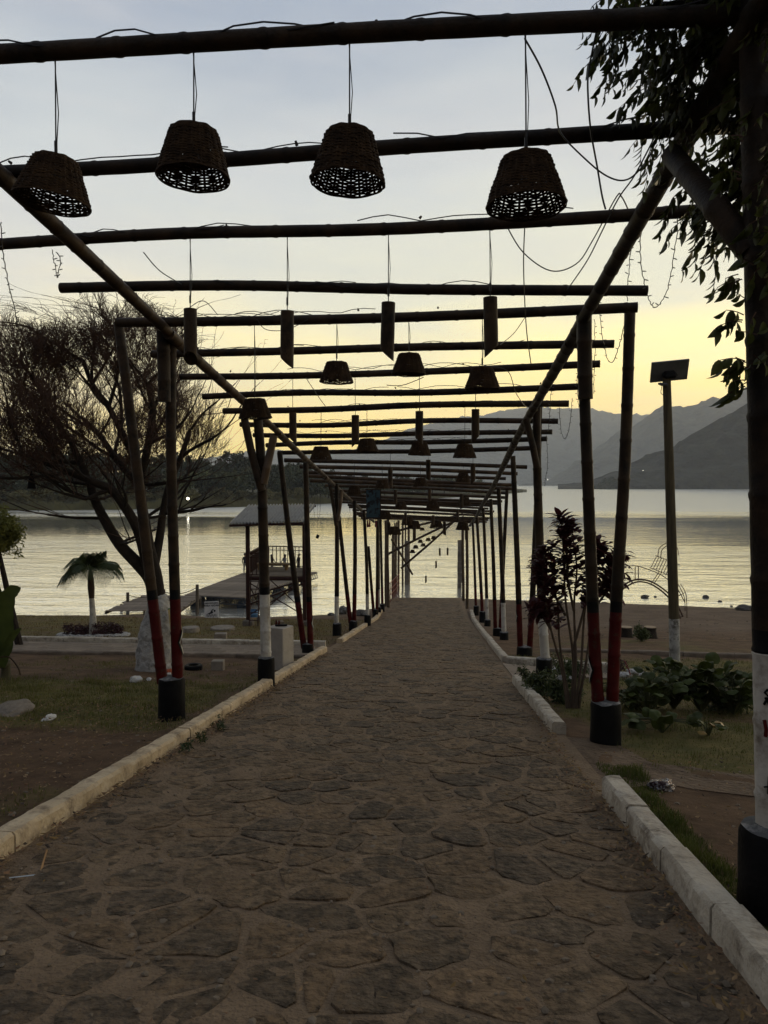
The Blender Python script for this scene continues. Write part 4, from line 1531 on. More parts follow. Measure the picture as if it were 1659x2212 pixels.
# ================================================================== BROKEN LAST BAY OVER THE WATER
ruin = empty('ruined_bay', (0, 41, 0), 'bare wooden posts and fallen poles of the ruined pergola bay standing in the water', 'pergola')
for px, pyb, pyt, yb, r_ in ((849, 1290, 1148, 40.5, .075), (861, 1278, 1124, 43, .07), (870, 1272, 1124, 44.5, .065), (883, 1266, 1124, 46, .08), (853, 1285, 1130, 41.5, .05), (857, 1280, 1128, 42.3, .05), (876, 1268, 1130, 45.3, .05)):
    a = P(px, pyb, yb)
    a.z = -1.2
    mb = MB()
    bamboo(mb, [a, P(px, pyt, yb)], r_, r_ * .9, 10, .5)
    mb.build('post', post_m, ruin)
for px, pyt, yb in ((879, 1168, 45.2), (993, 1166, 44.0)):
    c = P(px, pyt, yb)
    mb = MB()
    for k_ in range(6):
        z0 = -1 + (c.z + 1) * k_ / 6
        mb.box((c.x + rb.uniform(-.02, .02), c.y, z0 + (c.z + 1) / 12), (.25, .25, (c.z + 1) / 6 - .02), rotz(rb.uniform(-.06, .06)), bevel=.02)
    mb.build('stone_pillar', M('pillar_stone', (.13, .11, .09), .9, .35, 4, .7, 30), ruin, smooth=False)
for (x0, y0, d0), (x1, y1, d1) in (((836, 1198, 37), (1002, 1116, 38)), ((866, 1228, 38.5), (985, 1122, 38.8)), ((846, 1165, 39.5), (891, 1241, 41)), ((862, 1146, 39), (1000, 1110, 39.5))):
    mb = MB()
    bamboo(mb, [P(x0, y0, d0), P(x1, y1, d1)], .062, .055, 8, .45)
    mb.build('fallen_pole', bam, ruin)
# railing down the left side of the ramp
mb = MB()
ra, rb_ = P(840, 1262, 36.5), P(862, 1240, 43)
for k_ in range(9):
    c = ra.lerp(rb_, k_ / 8)
    mb.tube([(c.x, c.y, min(gz(c.x, c.y), 0) - .2), c], .022, 6)
for up in (0, -.35, -.62):
    mb.tube([ra + Vector((0, 0, up)), rb_ + Vector((0, 0, up))], .022, 6)
mb.build('railing', M('rust_red_steel', (.14, .028, .018), .6, .4, 10, .3, 40), ruin)
# strung cable with the tubes and baskets that still hang out there
cab = MB()
ca, cb = rail_pt(1, 34) + Vector((-.9, 0, -.1)), P(905, 1122, 47)
cab.tube(arc_pts(ca, cb, .25, 10), .008, 4)
tag(cab.build('overhead_cable', wire_m), 'slack cable strung over the water beyond the pergola', 'cable')
def far_hang(kind, px, py, yy, label, sc):
    top = P(px, py, yy)
    root = empty('bamboo_lamp' if kind == 't' else 'basket_lamp', top, label, 'lamp', 'lamps hung over the water')
    mb = MB()
    t = min(1, max(0, (yy - ca.y) / (cb.y - ca.y)))
    cz = ca.lerp(cb, t).z - .25 * 4 * t * (1 - t)
    mb.tube([(0, 0, 0), (.01, 0, (cz - top.z) * .5), (ca.lerp(cb, t).x - top.x, 0, cz - top.z)], .004, 4)
    mb.build('cord', wire_m, root, local=True)
    s_ = link('shade', TUBE if kind == 't' else BASKET_S, root)
    s_.scale = (sc, sc, sc)
    s_.rotation_euler = (0, 0, rb.uniform(0, 6))
for (px, py, yy), wd in zip(((950, 1184, 38), (967, 1183, 38.5), (942, 1212, 39.5), (920, 1244, 40.5)), ('left one of the high pair', 'right one of the high pair', 'middle height one', 'lowest one, just above the ripples')):
    far_hang('t', px, py, yy, 'small bamboo tube hanging over the water, ' + wd, .95)
for (px, py, yy), wd in zip(((898, 1178, 40), (914, 1174, 42), (891, 1188, 41), (925, 1162, 42), (908, 1166, 43), (912, 1140, 44), (937, 1158, 40)), ('largest of the cluster', 'right of the largest', 'lowest of the cluster', 'upper right of the cluster', 'middle of the cluster', 'topmost of the cluster', 'at the right end of the cluster')):
    far_hang('b', px, py, yy, 'small basket over the water at the ruined bay, ' + wd, .85)

# hanging painted panel with a fringe of tassels
pan = P(806, 1088, 21.5)
root = empty('painted_banner', (pan.x, pan.y, pan.z - .4), 'dark blue-green painted cloth panel hanging under the left rail', 'banner')
mb = MB()
mb.box((pan.x, pan.y, pan.z), (.40, .025, .80), rotz(.1))
paint = M('panel_painting', (.008, .022, .034), .8, .2, 3.2, .2, 30, col2=(.05, .10, .13), spots=(.012, .01, .012), spot_scale=5, spot_lo=.5, spot_hi=.56)
mb.build('canvas', paint, root, smooth=False)
mb = MB()
mb.box((pan.x, pan.y, pan.z + .415), (.46, .04, .03), rotz(.1))
mb.box((pan.x, pan.y, pan.z - .415), (.48, .04, .03), rotz(.1))
mb.box((pan.x + .215, pan.y + .02, pan.z), (.03, .04, .83), rotz(.1))
mb.build('frame', bam_dark, root, smooth=False)
mb = MB()
mb.tube([(pan.x - .15, pan.y, pan.z + .42), (pan.x, pan.y, pan.z + .9), (pan.x + .2, pan.y, pan.z + .42)], .006, 4)
mb.build('cord', grey_wire, root)
for dx in (-.16, -.1, .08):
    mb = MB()
    mb.tube([(pan.x + dx, pan.y, pan.z - .43), (pan.x + dx, pan.y, pan.z - .5), (pan.x + dx, pan.y, pan.z - .68)], [.006, .02, .035], 6)
    mb.build('tassel', M('red_tassel', (.12, .015, .02), .9, .3, 8, 0), root)

# ================================================================== LOOSE CABLES AND FAIRY LIGHTS
def cable(pts, label, r_=.005, mat=None):
    mb = MB()
    mb.tube(smooth_path(pts, 6), r_, 5)
    return tag(mb.build('loose_cable', mat or wire_m), label, 'cable', 'loose cables')
cable([P(1133, 82, 3.75), P(1170, 150, 3.8), P(1200, 230, 4.0), P(1210, 285, 4.3), P(1255, 335, 4.4), P(1310, 380, 4.4), P(1355, 388, 4.4), P(1395, 350, 4.4), P(1420, 300, 4.5), P(1455, 245, 4.5)], 'long black cable looping right from the nearest basket cord')
cable([P(1288, 70, 3.75), P(1272, 150, 3.8), P(1270, 200, 3.8), P(1276, 280, 3.9), P(1290, 360, 4.0), P(1300, 420, 4.0), P(1308, 452, 4.0)], 'loose black cable end dangling right of the nearest baskets')
cable([P(1412, 300, 4.6), P(1370, 380, 4.8), P(1335, 430, 5), P(1300, 500, 5.4), P(1270, 560, 5.8), P(1238, 608, 6.4), P(1222, 630, 7)], 'black cable running diagonally down beside the right rail')
cable([P(1090, 480, 5.9), P(1130, 545, 6.0), P(1190, 585, 6.0), P(1245, 570, 6.0), P(1280, 520, 5.9), P(1330, 428, 5.4), P(1342, 424, 5.4), P(1358, 455, 5.6)], 'cable sagging in a deep loop under the third beam on the right')
cable([P(1134, 480, 5.9), P(1131, 560, 6.0), P(1133, 640, 6.5), P(1138, 720, 6.8), P(1147, 786, 6.9)], 'cable end hanging straight down under the third beam')
cable([P(310, 545, 6.3), P(345, 585, 6.5), P(392, 614, 7.0)], 'short cable slanting between the third and fourth beams on the left')
cable([P(405, 668, 6.1), P(440, 650, 6.6), P(470, 680, 7.4)], 'short cable from the leftmost bamboo tube to the fifth beam', .004)
cable([P(555, 690, 7.6), P(575, 712, 7.7), P(620, 712, 7.7), P(665, 690, 7.7)], 'wire sagging under the left half of the fifth beam', .004)
cable([P(1080, 745, 7.6), P(1110, 720, 7.9), P(1135, 684, 8)], 'wire curving up to the fifth beam on the right', .004)
cable([P(1035, 790, 8.6), P(1095, 800, 9), P(1115, 850, 9.4), P(1140, 880, 10), P(1160, 862, 10.2)], 'wire drooping beside the right basket of the second row', .005)
cable([P(835, 832, 9.2), P(870, 832, 9.2), P(915, 815, 9.2)], 'wire sagging between the baskets of the second row', .005)
cable([P(660, 815, 9.6), P(690, 860, 10.4), P(705, 880, 10.8)], 'wire slanting between the seventh and ninth beams', .005)
led_m = M('fairy_light_bulb', (.10, .10, .09), .4, .2, 4, 0)
def fairy(pts, label, step=.075):
    path_ = smooth_path(pts, 10)
    root = empty('fairy_lights', path_[0], label, 'fairy lights', 'hanging fairy light strings')
    mb = MB()
    mb.tube([p_ + Vector((rb.uniform(-.006, .006), rb.uniform(-.006, .006), 0)) for p_ in path_], .0042, 4)
    mb.build('cord', wire_m, root)
    mb = MB()
    acc = 0
    for a, b in zip(path_, path_[1:]):
        acc += (b - a).length
        if acc > step:
            acc = 0
            d = Vector((rb.choice((-1, 1)) * rb.uniform(.02, .034), rb.uniform(-.01, .01), rb.uniform(-.012, .022)))
            mb.tube([b, b + d * .5, b + d], [.0036, .005, .0036], 4)
    if mb.v:
        mb.build('bulbs', led_m, root)['kind'] = 'stuff'
fairy([P(1386, 490, 5.6), P(1384, 560, 5.7), P(1400, 640, 6), P(1416, 664, 6), P(1440, 630, 6), P(1458, 540, 5.7), P(1465, 470, 5.4)], 'fairy light loop hanging from the end of the third beam')
fairy([P(1355, 650, 7.1), P(1357, 600, 7.0), P(1366, 500, 6.4)], 'straight fairy light strand left of the loop at the third beam')
fairy([P(1494, 455, 5.2), P(1490, 480, 5.2), P(1508, 507, 5.2), P(1535, 492, 5.2), P(1536, 470, 5.2)], 'short fairy light loop under the diagonal brace')
fairy([P(1292, 640, 7.2), P(1298, 700, 7.6), P(1310, 768, 7.9), P(1325, 780, 7.9), P(1345, 720, 7.8), P(1352, 670, 7.7)], 'fairy light loop below the end of the fourth beam')
fairy([P(1284, 690, 8), P(1285, 760, 8.4), P(1282, 850, 8.9)], 'fairy light strand beside the right red poles')
fairy([P(1248, 780, 9.6), P(1247, 840, 9.8), P(1250, 880, 9.9)], 'fairy light strand below the seventh beam end')
fairy([P(1208, 880, 11), P(1212, 930, 11.2), P(1222, 948, 11.2), P(1232, 910, 11.2), P(1236, 860, 11)], 'fairy light loop below the ninth beam end')
fairy([P(1196, 790, 9.8), P(1190, 860, 10.4), P(1185, 930, 11)], 'fairy light strand left of the ninth beam end')
fairy([P(1180, 940, 13), P(1183, 1000, 13.4), P(1176, 1050, 13.6)], 'fairy light strand by the second pair of right poles')
fairy([P(2, 480, 5.9), P(8, 560, 6.0), P(30, 660, 6.6), P(36, 700, 6.9)], 'fairy light strand at the left edge under the third beam')
fairy([P(112, 540, 6.2), P(118, 570, 6.3), P(124, 600, 6.6), P(130, 560, 6.3), P(122, 545, 6.2)], 'small fairy light loop under the third beam on the left')
fairy([P(683, 1050, 18), P(678, 1100, 18), P(684, 1128, 18), P(692, 1100, 18), P(690, 1050, 18)], 'fairy light loop right of the tower roof')
fairy([P(750, 1080, 20), P(756, 1110, 20), P(748, 1140, 20), P(760, 1130, 20)], 'fairy light strand between the left poles over the water')
# little box dangling on a thread in front of the water
p = P(686, 1159, 17.5)
root = empty('hanging_box', p, 'tiny dark box dangling on a thread right of the tower', 'ornament')
mb = MB()
mb.box((0, 0, 0), (.07, .06, .09), Matrix.Rotation(.5, 3, 'Y'), bevel=.01)
mb.build('box', black_p, root, local=True)
mb = MB()
mb.tube([(0, 0, .03), (0, 0, P(684, 1020, 17.5).z - p.z)], .003, 4)
mb.build('thread', wire_m, root, local=True)

# ================================================================== TREES AND PLANTS
rt = random.Random(11)
bark = M('dark_bark', (.012, .0085, .006), .95, .4, 6, .8, 25, col2=(.030, .021, .015), bdist=.02)
lime = M('whitewashed_bark', (.26, .25, .235), .95, .35, 5, 1.0, 14, col2=(.42, .40, .37), spots=(.09, .08, .07), spot_scale=7, spot_lo=.54, spot_hi=.68, bdist=.04)
twig_m = M('bare_twig', (.060, .032, .021), .95, .3, 6, 0)

def leaf_me(name, L_, w_, mat, curl=.25, fold=.18, rows=5, tipdrop=0.0):
    v, f = [], []
    for i in range(rows):
        t = i / (rows - 1)
        hw = w_ * (math.sin(math.pi * min(1, t * .92 + .06)) ** .8) * (1 - .25 * t)
        if i == rows - 1:
            hw = .001
        z = -curl * L_ * t * t
        v += [(-hw, L_ * t, z + fold * hw), (0, L_ * t, z), (hw, L_ * t, z + fold * hw)]
    for i in range(rows - 1):
        a = i * 3
        f += [(a, a + 1, a + 4, a + 3), (a + 1, a + 2, a + 5, a + 4)]
    return np_mesh(name, v, f, mat, True)

# ---- the big bare thorn tree on the left
tb = foot_at(335, 1442)
YT = tb.y
tree = empty('bare_tree', tb, 'large bare thorny tree with whitewashed trunk on the left lawn', 'tree')
def TP(px, py, dy=0.0):
    return P(px, py, YT + dy)
tr = MB()
base_pts = [Vector((tb.x, tb.y, tb.z - .2)), TP(336, 1435), TP(338, 1380), TP(344, 1320), TP(340, 1285)]
tr.tube(smooth_path(base_pts, 4), [.44, .38, .36, .35, .345, .34, .335, .33, .32, .31, .29, .26, .23, .21, .19, .17, .155], 16)
# side stub and root flare
tr.tube([TP(310, 1448, -.15), TP(309, 1420, -.15), TP(309, 1400, -.15)], [.11, .095, .085], 10)
o = tr.build('trunk', lime, tree)
tex = bpy.data.textures.new('bark_relief', 'CLOUDS')
tex.noise_scale = .12
sm = o.modifiers.new('subdivide', 'SUBSURF')
sm.levels = sm.render_levels = 2
md = o.modifiers.new('relief', 'DISPLACE')
md.texture = tex
md.strength = .07
limbs = MB()
twigs = MB()
def ZMAX(q):
    return 9.05 - .07 * (q.x + 5.5) ** 2
def ZMIN(q):
    return 5.95 if q.x < -5.2 else 6.15 + .5 * (q.x + 5.2)
def grow(p, d, length, r_, depth, spread):
    """recursive limb: bends, then forks"""
    n = 4 if depth < 3 else 3
    pts = [p.copy()]
    rad = [r_]
    dd = d.normalized()
    for i in range(n):
        dd = (dd + Vector((rt.uniform(-1, 1), rt.uniform(-1, 1), rt.uniform(-.45, .8))) * .20).normalized()
        if pts[-1].z < ZMIN(pts[-1]) and dd.z < 0:
            dd.z = abs(dd.z) * .6
        if pts[-1].z > ZMAX(pts[-1]) and dd.z > 0:
            dd.z *= .25
        pts.append(pts[-1] + dd * length / n)
        rad.append(r_ * (1 - .35 * (i + 1) / n))
    tgt = limbs if r_ > .012 else twigs
    tgt.tube(pts, rad, 7 if r_ > .03 else (5 if r_ > .012 else 3), cap=False)
    if depth >= 6 or length < .12:
        return
    kids = rt.choice((2, 3, 3)) if depth < 4 else rt.choice((3, 3, 4))
    for k_ in range(kids):
        t = rt.uniform(.35, 1.0)
        i = min(n - 1, int(t * n))
        q = pts[i].lerp(pts[i + 1], t * n - i)
        ax = Vector((rt.gauss(0, 1), rt.gauss(0, 1), rt.gauss(0, 1))).normalized()
        nd = (dd + ax * spread + Vector((0, 0, .22))).normalized()
        if (q.z < ZMIN(q) or q.z > ZMAX(q) or q.x > -4.35) and depth > 1:
            continue
        grow(q, nd, length * rt.uniform(.60, .82), max(.0036, rad[min(i + 1, n)] * rt.uniform(.45, .62)), depth + 1, spread * 1.04)
    grow(pts[-1], dd, length * .72, max(.0035, rad[-1] * .75), depth + 1, spread)
def limb(pl, r0, r1, dys=None):
    pts = [TP(x, y_, (dys or [0] * len(pl))[i]) for i, (x, y_) in enumerate(pl)]
    sp = smooth_path(pts, 4)
    limbs.tube(sp, [r0 + (r1 - r0) * i / (len(sp) - 1) for i in range(len(sp))], 9)
    return pts
starts = []
l1 = limb([(342, 1300), (325, 1250), (300, 1220), (258, 1175), (225, 1120), (205, 1080), (195, 1048)], .135, .065)
l2 = limb([(342, 1300), (338, 1250), (322, 1180), (312, 1120), (300, 1050), (288, 990), (262, 930)], .125, .055, [0, 0, .1, .2, .2, .2, .2])
l3 = limb([(325, 1250), (300, 1150), (270, 1095), (240, 1058), (200, 1040), (150, 1020), (100, 1000), (50, 985)], .10, .04, [0, -.2, -.3, -.4, -.5, -.6, -.7, -.8])
l4 = limb([(335, 1215), (345, 1160), (352, 1110), (365, 1050), (390, 990), (410, 930)], .085, .045, [.2, .4, .5, .6, .7, .8])
l5 = limb([(310, 1110), (305, 1040), (320, 960), (330, 890), (320, 830)], .085, .05, [.2, -.1, -.3, -.4, -.5])
l6 = limb([(195, 1048), (175, 1000), (150, 950), (110, 900)], .07, .04)
l7 = limb([(262, 930), (235, 880), (200, 830), (180, 780)], .06, .035, [.2, .3, .4, .5])
l8 = limb([(300, 1050), (250, 990), (215, 940), (180, 905)], .07, .04, [.2, .5, .8, 1.0])
for pts, n0 in ((l1, 3), (l2, 3), (l3, 2), (l4, 2), (l5, 1), (l6, 1), (l7, 1), (l8, 1)):
    for i in range(n0, len(pts)):
        for _ in range(rt.choice((1, 2, 2))):
            q = pts[i]
            out = (q - TP(270, 1010)).normalized()
            d = (out * .8 + Vector((rt.gauss(0, .6), rt.gauss(0, .7), rt.gauss(.35, .35)))).normalized()
            grow(q, d, rt.uniform(.75, 1.15), rt.uniform(.026, .038), 1, .75)
limbs.build('branches', bark, tree)
tw = twigs.build('twigs', twig_m, tree, smooth=False)
tw['kind'] = 'stuff'
# withered leaf clusters that still cling to the lower crown
def leaf_cloud(name, pts, n, size, mats, parent, spread):
    c = np.array(pts)[RNG.integers(0, len(pts), n)] + RNG.normal(0, spread, (n, 3))
    a = RNG.normal(0, 1, (n, 3)); a /= np.linalg.norm(a, axis=1)[:, None]
    b = np.cross(a, RNG.normal(0, 1, (n, 3))); b /= np.linalg.norm(b, axis=1)[:, None]
    s = size * RNG.uniform(.5, 1.4, (n, 1))
    v = np.stack([c - a * s, c + b * s * .3, c + a * s, c - b * s * .3], 1).reshape(-1, 3) - np.array(world_loc(parent))
    o = link(name, np_mesh(name, v, np.arange(n * 4).reshape(-1, 4), mats, False, RNG.integers(0, len(mats), n)), parent)
    o['kind'] = 'stuff'
    return o
tips = [v_ for v_ in twigs.v if proj(v_)[1] > 930 and rt.random() < .3]
leaf_cloud('withered_leaves', tips, 6000, .020, [M('withered_leaf', (.035, .026, .012), .9, .4, 5, 0), M('dull_leaf', (.028, .028, .012), .9, .4, 5, 0)], tree, .07)
# a dark lantern bell hanging from a low branch
p = TP(68, 1048, -.6)
root = empty('hanging_bell', p, 'small black bell-shaped lantern hanging in the bare tree', 'lantern')
mb = MB()
mb.lathe([(.075, 0), (.07, .03), (.05, .14), (.045, .2), (.02, .27), (.012, .3)], (0, 0, -.06), 12)
mb.build('bell', black_p, root, local=True)
mb = MB()
mb.tube([(0, 0, .22), (0, 0, .5)], .004, 4)
mb.build('cord', wire_m, root, local=True)

# paper notice nailed to that trunk
p0 = TP(378, 1338, -.32)
root = empty('notice_board', (p0.x, p0.y, p0.z - .25), 'tattered yellow and green notice nailed to the whitewashed trunk', 'notice')
mb = MB()
mb.box(p0, (.22, .012, .44), rotz(.9) @ Matrix.Rotation(-.12, 3, 'Y'))
mb.build('paper', M('notice_paper', (.40, .30, .14), .8, .3, 5, .1, 20, spots=(.05, .12, .05), spot_scale=4, spot_lo=.5, spot_hi=.53), root, smooth=False)
mb = MB()
for k_ in range(3):
    mb.box(p0 + Vector((.01, -.012, .1 - k_ * .09)), (.15, .012, .035), rotz(.9) @ Matrix.Rotation(-.12, 3, 'Y'))
mb.build('print', M('notice_print', (.05, .02, .02), .8, .3, 20, 0), root, smooth=False)

# ---- small palm with whitewashed stem
pb = foot_at(202, 1370)
palm = empty('palm_tree', pb, 'small palm with a whitewashed trunk standing in a ringed planting bed', 'palm')
top = P(195, 1232, pb.y)
wtop = P(198, 1292, pb.y)
mb = MB()
mb.tube([pb - Vector((0, 0, .1)), pb.lerp(wtop, .5) + Vector((.01, 0, 0)), wtop], [.125, .085, .072], 12)
mb.build('whitewashed_trunk', white_p, palm)
mb = MB()
mb.tube([wtop, wtop.lerp(top, .35), wtop.lerp(top, .7), top], [.075, .095, .085, .05], 12)
mb.build('crownshaft', M('palm_shaft', (.05, .028, .018), .7, .35, 8, .3, 30), palm)
frond_m = M('palm_frond', (.026, .042, .012), .6, .35, 4, 0, col2=(.06, .075, .022), trans=.2, rnd=.15)
def frond(a, up, L_, droop):
    mb = MB()
    pts = []
    d = Vector((math.cos(a), math.sin(a), 0))
    for i in range(11):
        t = i / 10
        pts.append(top + d * (L_ * (t * (1 - .25 * droop * t))) * math.cos(up * (1 - t * .3)) + Vector((0, 0, L_ * (math.sin(up) * t - droop * t * t * .95))))
    mb.tube(pts, [.016 - .0013 * i for i in range(11)], 5)
    for i in range(1, 26):
        t = i / 26
        k_ = int(t * 10)
        q = pts[k_].lerp(pts[min(k_ + 1, 10)], t * 10 - k_)
        tang = (pts[min(k_ + 1, 10)] - pts[k_]).normalized()
        side = tang.cross(Vector((0, 0, 1)))
        side = side.normalized() if side.length > .05 else Vector((-d.y, d.x, 0))
        for s_ in (-1, 1):
            ll = L_ * .52 * math.sin(math.pi * (t * .8 + .15))
            e = q + (side * s_ * .62 + tang * .55 + Vector((0, 0, -.28))).normalized() * ll
            m_ = q.lerp(e, .5) + Vector((0, 0, .04))
            e.z -= ll * .35
            w_ = tang * .012
            mb.add([q - w_, q + w_, m_ + w_ * 1.2, m_ - w_ * 1.2, e], [(0, 1, 2, 3), (3, 2, 4)])
    mb.build('frond', frond_m, palm, smooth=False)
for k_ in range(20):
    a = k_ * 2.4 + .3
    frond(a, rt.uniform(.45, 1.05) if k_ % 5 else 1.35, rt.uniform(1.0, 1.25) if k_ % 5 else .75, rt.uniform(.6, 1.0) if k_ % 5 else .3)
# planting ring under it: whitewashed stones and dark red ground plants
bed_stone = MB()
def rock_mesh(name, seed, mat, sub=2, amp=.28):
    bm = bmesh.new()
    bmesh.ops.create_icosphere(bm, subdivisions=sub, radius=1)
    for v_ in bm.verts:
        n_ = mnoise.noise(v_.co * 1.3 + Vector((seed, 0, 0))) * amp + mnoise.noise(v_.co * 3.5 + Vector((seed, 3, 0))) * amp * .35
        v_.co *= 1 + n_
        v_.co.z *= .75
    me_ = bpy.data.meshes.new(name)
    bm.to_mesh(me_)
    bm.free()
    me_.materials.append(mat)
    return me_
white_rock = M('whitewashed_stone', (.36, .35, .34), .9, .35, 2.5, .7, 9, col2=(.55, .53, .5), spots=(.13, .12, .11), spot_scale=3, spot_lo=.5, spot_hi=.62, bdist=.05)
grey_rock = M('grey_stone', (.10, .09, .08), .9, .35, 2.5, .7, 9, spots=(.3, .29, .28), spot_scale=3, spot_lo=.55, spot_hi=.65, bdist=.05)
ring_rocks = [rock_mesh('border_stone', s_, white_rock) for s_ in (1, 5, 9)]
ring = empty('planting_bed', pb, 'ring of whitewashed stones with dark red plants round the palm', 'planting bed')
for k_ in range(22):
    a = 2 * math.pi * k_ / 22
    x, y = pb.x + .95 * math.cos(a), pb.y + .6 * math.sin(a)
    o = link('border_stone', rt.choice(ring_rocks), ring, Vector((x, y, gz(x, y) + .02)) - pb)
    o.scale = (.16, .08, .07)
    o.rotation_euler = (0, 0, a + 1.57 + rt.uniform(-.2, .2))
redleaf_s = M('dark_red_leaf', (.030, .010, .013), .6, .4, 4, 0, col2=(.06, .02, .024))
pts_ = []
for k_ in range(130):
    a, r_ = rt.uniform(0, 6.28), math.sqrt(rt.random())
    x, y = pb.x + .85 * r_ * math.cos(a), pb.y + .5 * r_ * math.sin(a)
    if abs(x - pb.x) < .15:
        continue
    pts_.append((x, y, gz(x, y) + rt.uniform(.03, .3)))
leaf_cloud('red_ground_plants', pts_, 2600, .045, [redleaf_s], ring, .05)

# ---- banana plant leaning in at the left edge
bb = Vector((-6.85, 11.2, gz(-6.85, 11.2)))
ban = empty('banana_plant', bb, 'banana plant with broad green leaves at the left edge', 'plant')
ban_m = M('banana_leaf', (.030, .045, .012), .5, .35, 3, .3, 20, col2=(.075, .095, .025), stretch=(1, 1, 1), trans=.3)
def big_leaf(pl, dists, wmax, name='leaf', tear=.0, mat=ban_m, parent=None, tilt=(1, 0, 0)):
    pts = smooth_path([P(x, y_, d_) for (x, y_), d_ in zip(pl, dists)], 5)
    v, f = [], []
    n = len(pts)
    for i, q in enumerate(pts):
        t = i / (n - 1)
        tang = (pts[min(i + 1, n - 1)] - pts[max(i - 1, 0)]).normalized()
        side = tang.cross(Vector((0.25, -1, .1))).normalized()
        w_ = wmax * (math.sin(math.pi * min(1, .12 + t * .86)) ** .7) * (1 + tear * rt.uniform(-.3, .15))
        if i == n - 1:
            w_ = .004
        up = Vector((0, -1, .3)).normalized()
        v += [q - side * w_ + up * w_ * .25, q - side * w_ * .5 + up * w_ * .03, q, q + side * w_ * .5 + up * w_ * .03, q + side * w_ + up * w_ * .25]
    for i in range(n - 1):
        for k_ in range(4):
            a = i * 5 + k_
            f.append((a, a + 1, a + 6, a + 5))
    mb = MB()
    mb.add(v, f)
    mb.build(name, mat, parent)
big_leaf([(0, 1440), (10, 1390), (8, 1330), (22, 1285), (45, 1270)], [11.0, 10.9, 10.8, 10.7, 10.7], .16, tear=.5, parent=ban)
big_leaf([(-8, 1428), (15, 1395), (30, 1372), (46, 1357)], [10.9, 10.8, 10.7, 10.6], .055, parent=ban)
big_leaf([(-20, 1450), (-40, 1380), (-80, 1320), (-150, 1290)], [11.0, 11, 10.9, 10.8], .18, parent=ban)
big_leaf([(-15, 1445), (-20, 1370), (-15, 1280), (-50, 1210)], [11.2, 11.3, 11.3, 11.3], .17, parent=ban)
mb = MB()
mb.tube([bb - Vector((0, 0, .1)), bb + Vector((.02, 0, .25)), P(-12, 1440, 11.0)], [.09, .08, .05], 10)
mb.build('stem', M('banana_stem', (.07, .06, .03), .7, .3, 6, .3, 20), ban)
mb = MB()
mb.tube(smooth_path([P(-2, 1420, 10.9), P(20, 1420, 10.8), P(38, 1440, 10.8), P(44, 1458, 10.8)], 5), .012, 6)
mb.build('dry_stalk', bam, ban)
# ---- feathery green bush at the left edge
cb_ = Vector((-9.6, 16.3, gz(-9.6, 16.3)))
con = empty('feathery_tree', cb_, 'small feathery yellow-green tree cut off by the left edge', 'tree')
mb = MB()
cc = P(-12, 1150, 16.3)
mb.tube([cb_, cc], [.09, .04], 8)
mb.build('trunk', bark, con)
pts_ = [tuple(cc + Vector((rt.gauss(0, .24), rt.gauss(0, .22), rt.gauss(0, .22)))) for _ in range(160)]
cl_m = M('feathery_leaf', (.09, .10, .02), .8, .35, 4, 0, col2=(.17, .17, .04), trans=.2)
o = leaf_cloud('crown', pts_, 9000, .055, [cl_m], con, .07)

# ---- dark red shrub in the right bed
sb = foot_at(1232, 1528)
shrub = empty('red_shrub', sb, 'tall dark red leafy shrub in the bed by the right poles', 'shrub')
stem_m = M('shrub_stem', (.07, .048, .032), .85, .35, 8, .4, 30)
sleaf = leaf_me('leaf', .150, .040, M('maroon_leaf', (.042, .009, .011), .55, .35, 5, .15, 30, col2=(.095, .020, .020), rnd=.35, trans=.2, spec=.2), .25, .3)
stems = [[(1235, 1515), (1238, 1420), (1222, 1300), (1218, 1220), (1215, 1150), (1210, 1118)],
         [(1240, 1515), (1244, 1430), (1240, 1310), (1246, 1230), (1238, 1165), (1232, 1130)],
         [(1225, 1515), (1212, 1440), (1190, 1360), (1178, 1295), (1172, 1240), (1176, 1195)],
         [(1230, 1515), (1218, 1450), (1208, 1380), (1205, 1310), (1196, 1260), (1188, 1180)],
         [(1244, 1515), (1255, 1440), (1262, 1330), (1272, 1270), (1290, 1220), (1300, 1185)],
         [(1250, 1515), (1268, 1420), (1280, 1320), (1300, 1260), (1325, 1220), (1340, 1200)],
         [(1238, 1400), (1258, 1330), (1275, 1250), (1282, 1200), (1290, 1178)],
         [(1222, 1330), (1200, 1290), (1170, 1250), (1158, 1225)],
         [(1240, 1320), (1226, 1250), (1225, 1200), (1222, 1145)],
         [(1190, 1360), (1170, 1330), (1155, 1318)],
         [(1280, 1320), (1310, 1280), (1340, 1250)]]
mb = MB()
anchors = []
for q, st in enumerate(stems):
    dys = [rt.uniform(-.05, .05) + .10 * math.sin(q * 2.1) * i / 5 for i in range(len(st))]
    pts = smooth_path([P(x, y_, sb.y + d_) for (x, y_), d_ in zip(st, dys)], 4)
    if q < 7:
        pts[0] = Vector((pts[0].x, pts[0].y, gz(pts[0].x, pts[0].y) - .03))
    mb.tube(pts, [.019 - .013 * i / (len(pts) - 1) for i in range(len(pts))], 6)
    n = len(pts)
    for i in range(n):
        t = i / (n - 1)
        if t > (.40 if q < 7 else .2):
            anchors.append((pts[i], (pts[min(i + 1, n - 1)] - pts[max(i - 1, 0)]).normalized(), t))
mb.build('stems', stem_m, shrub)
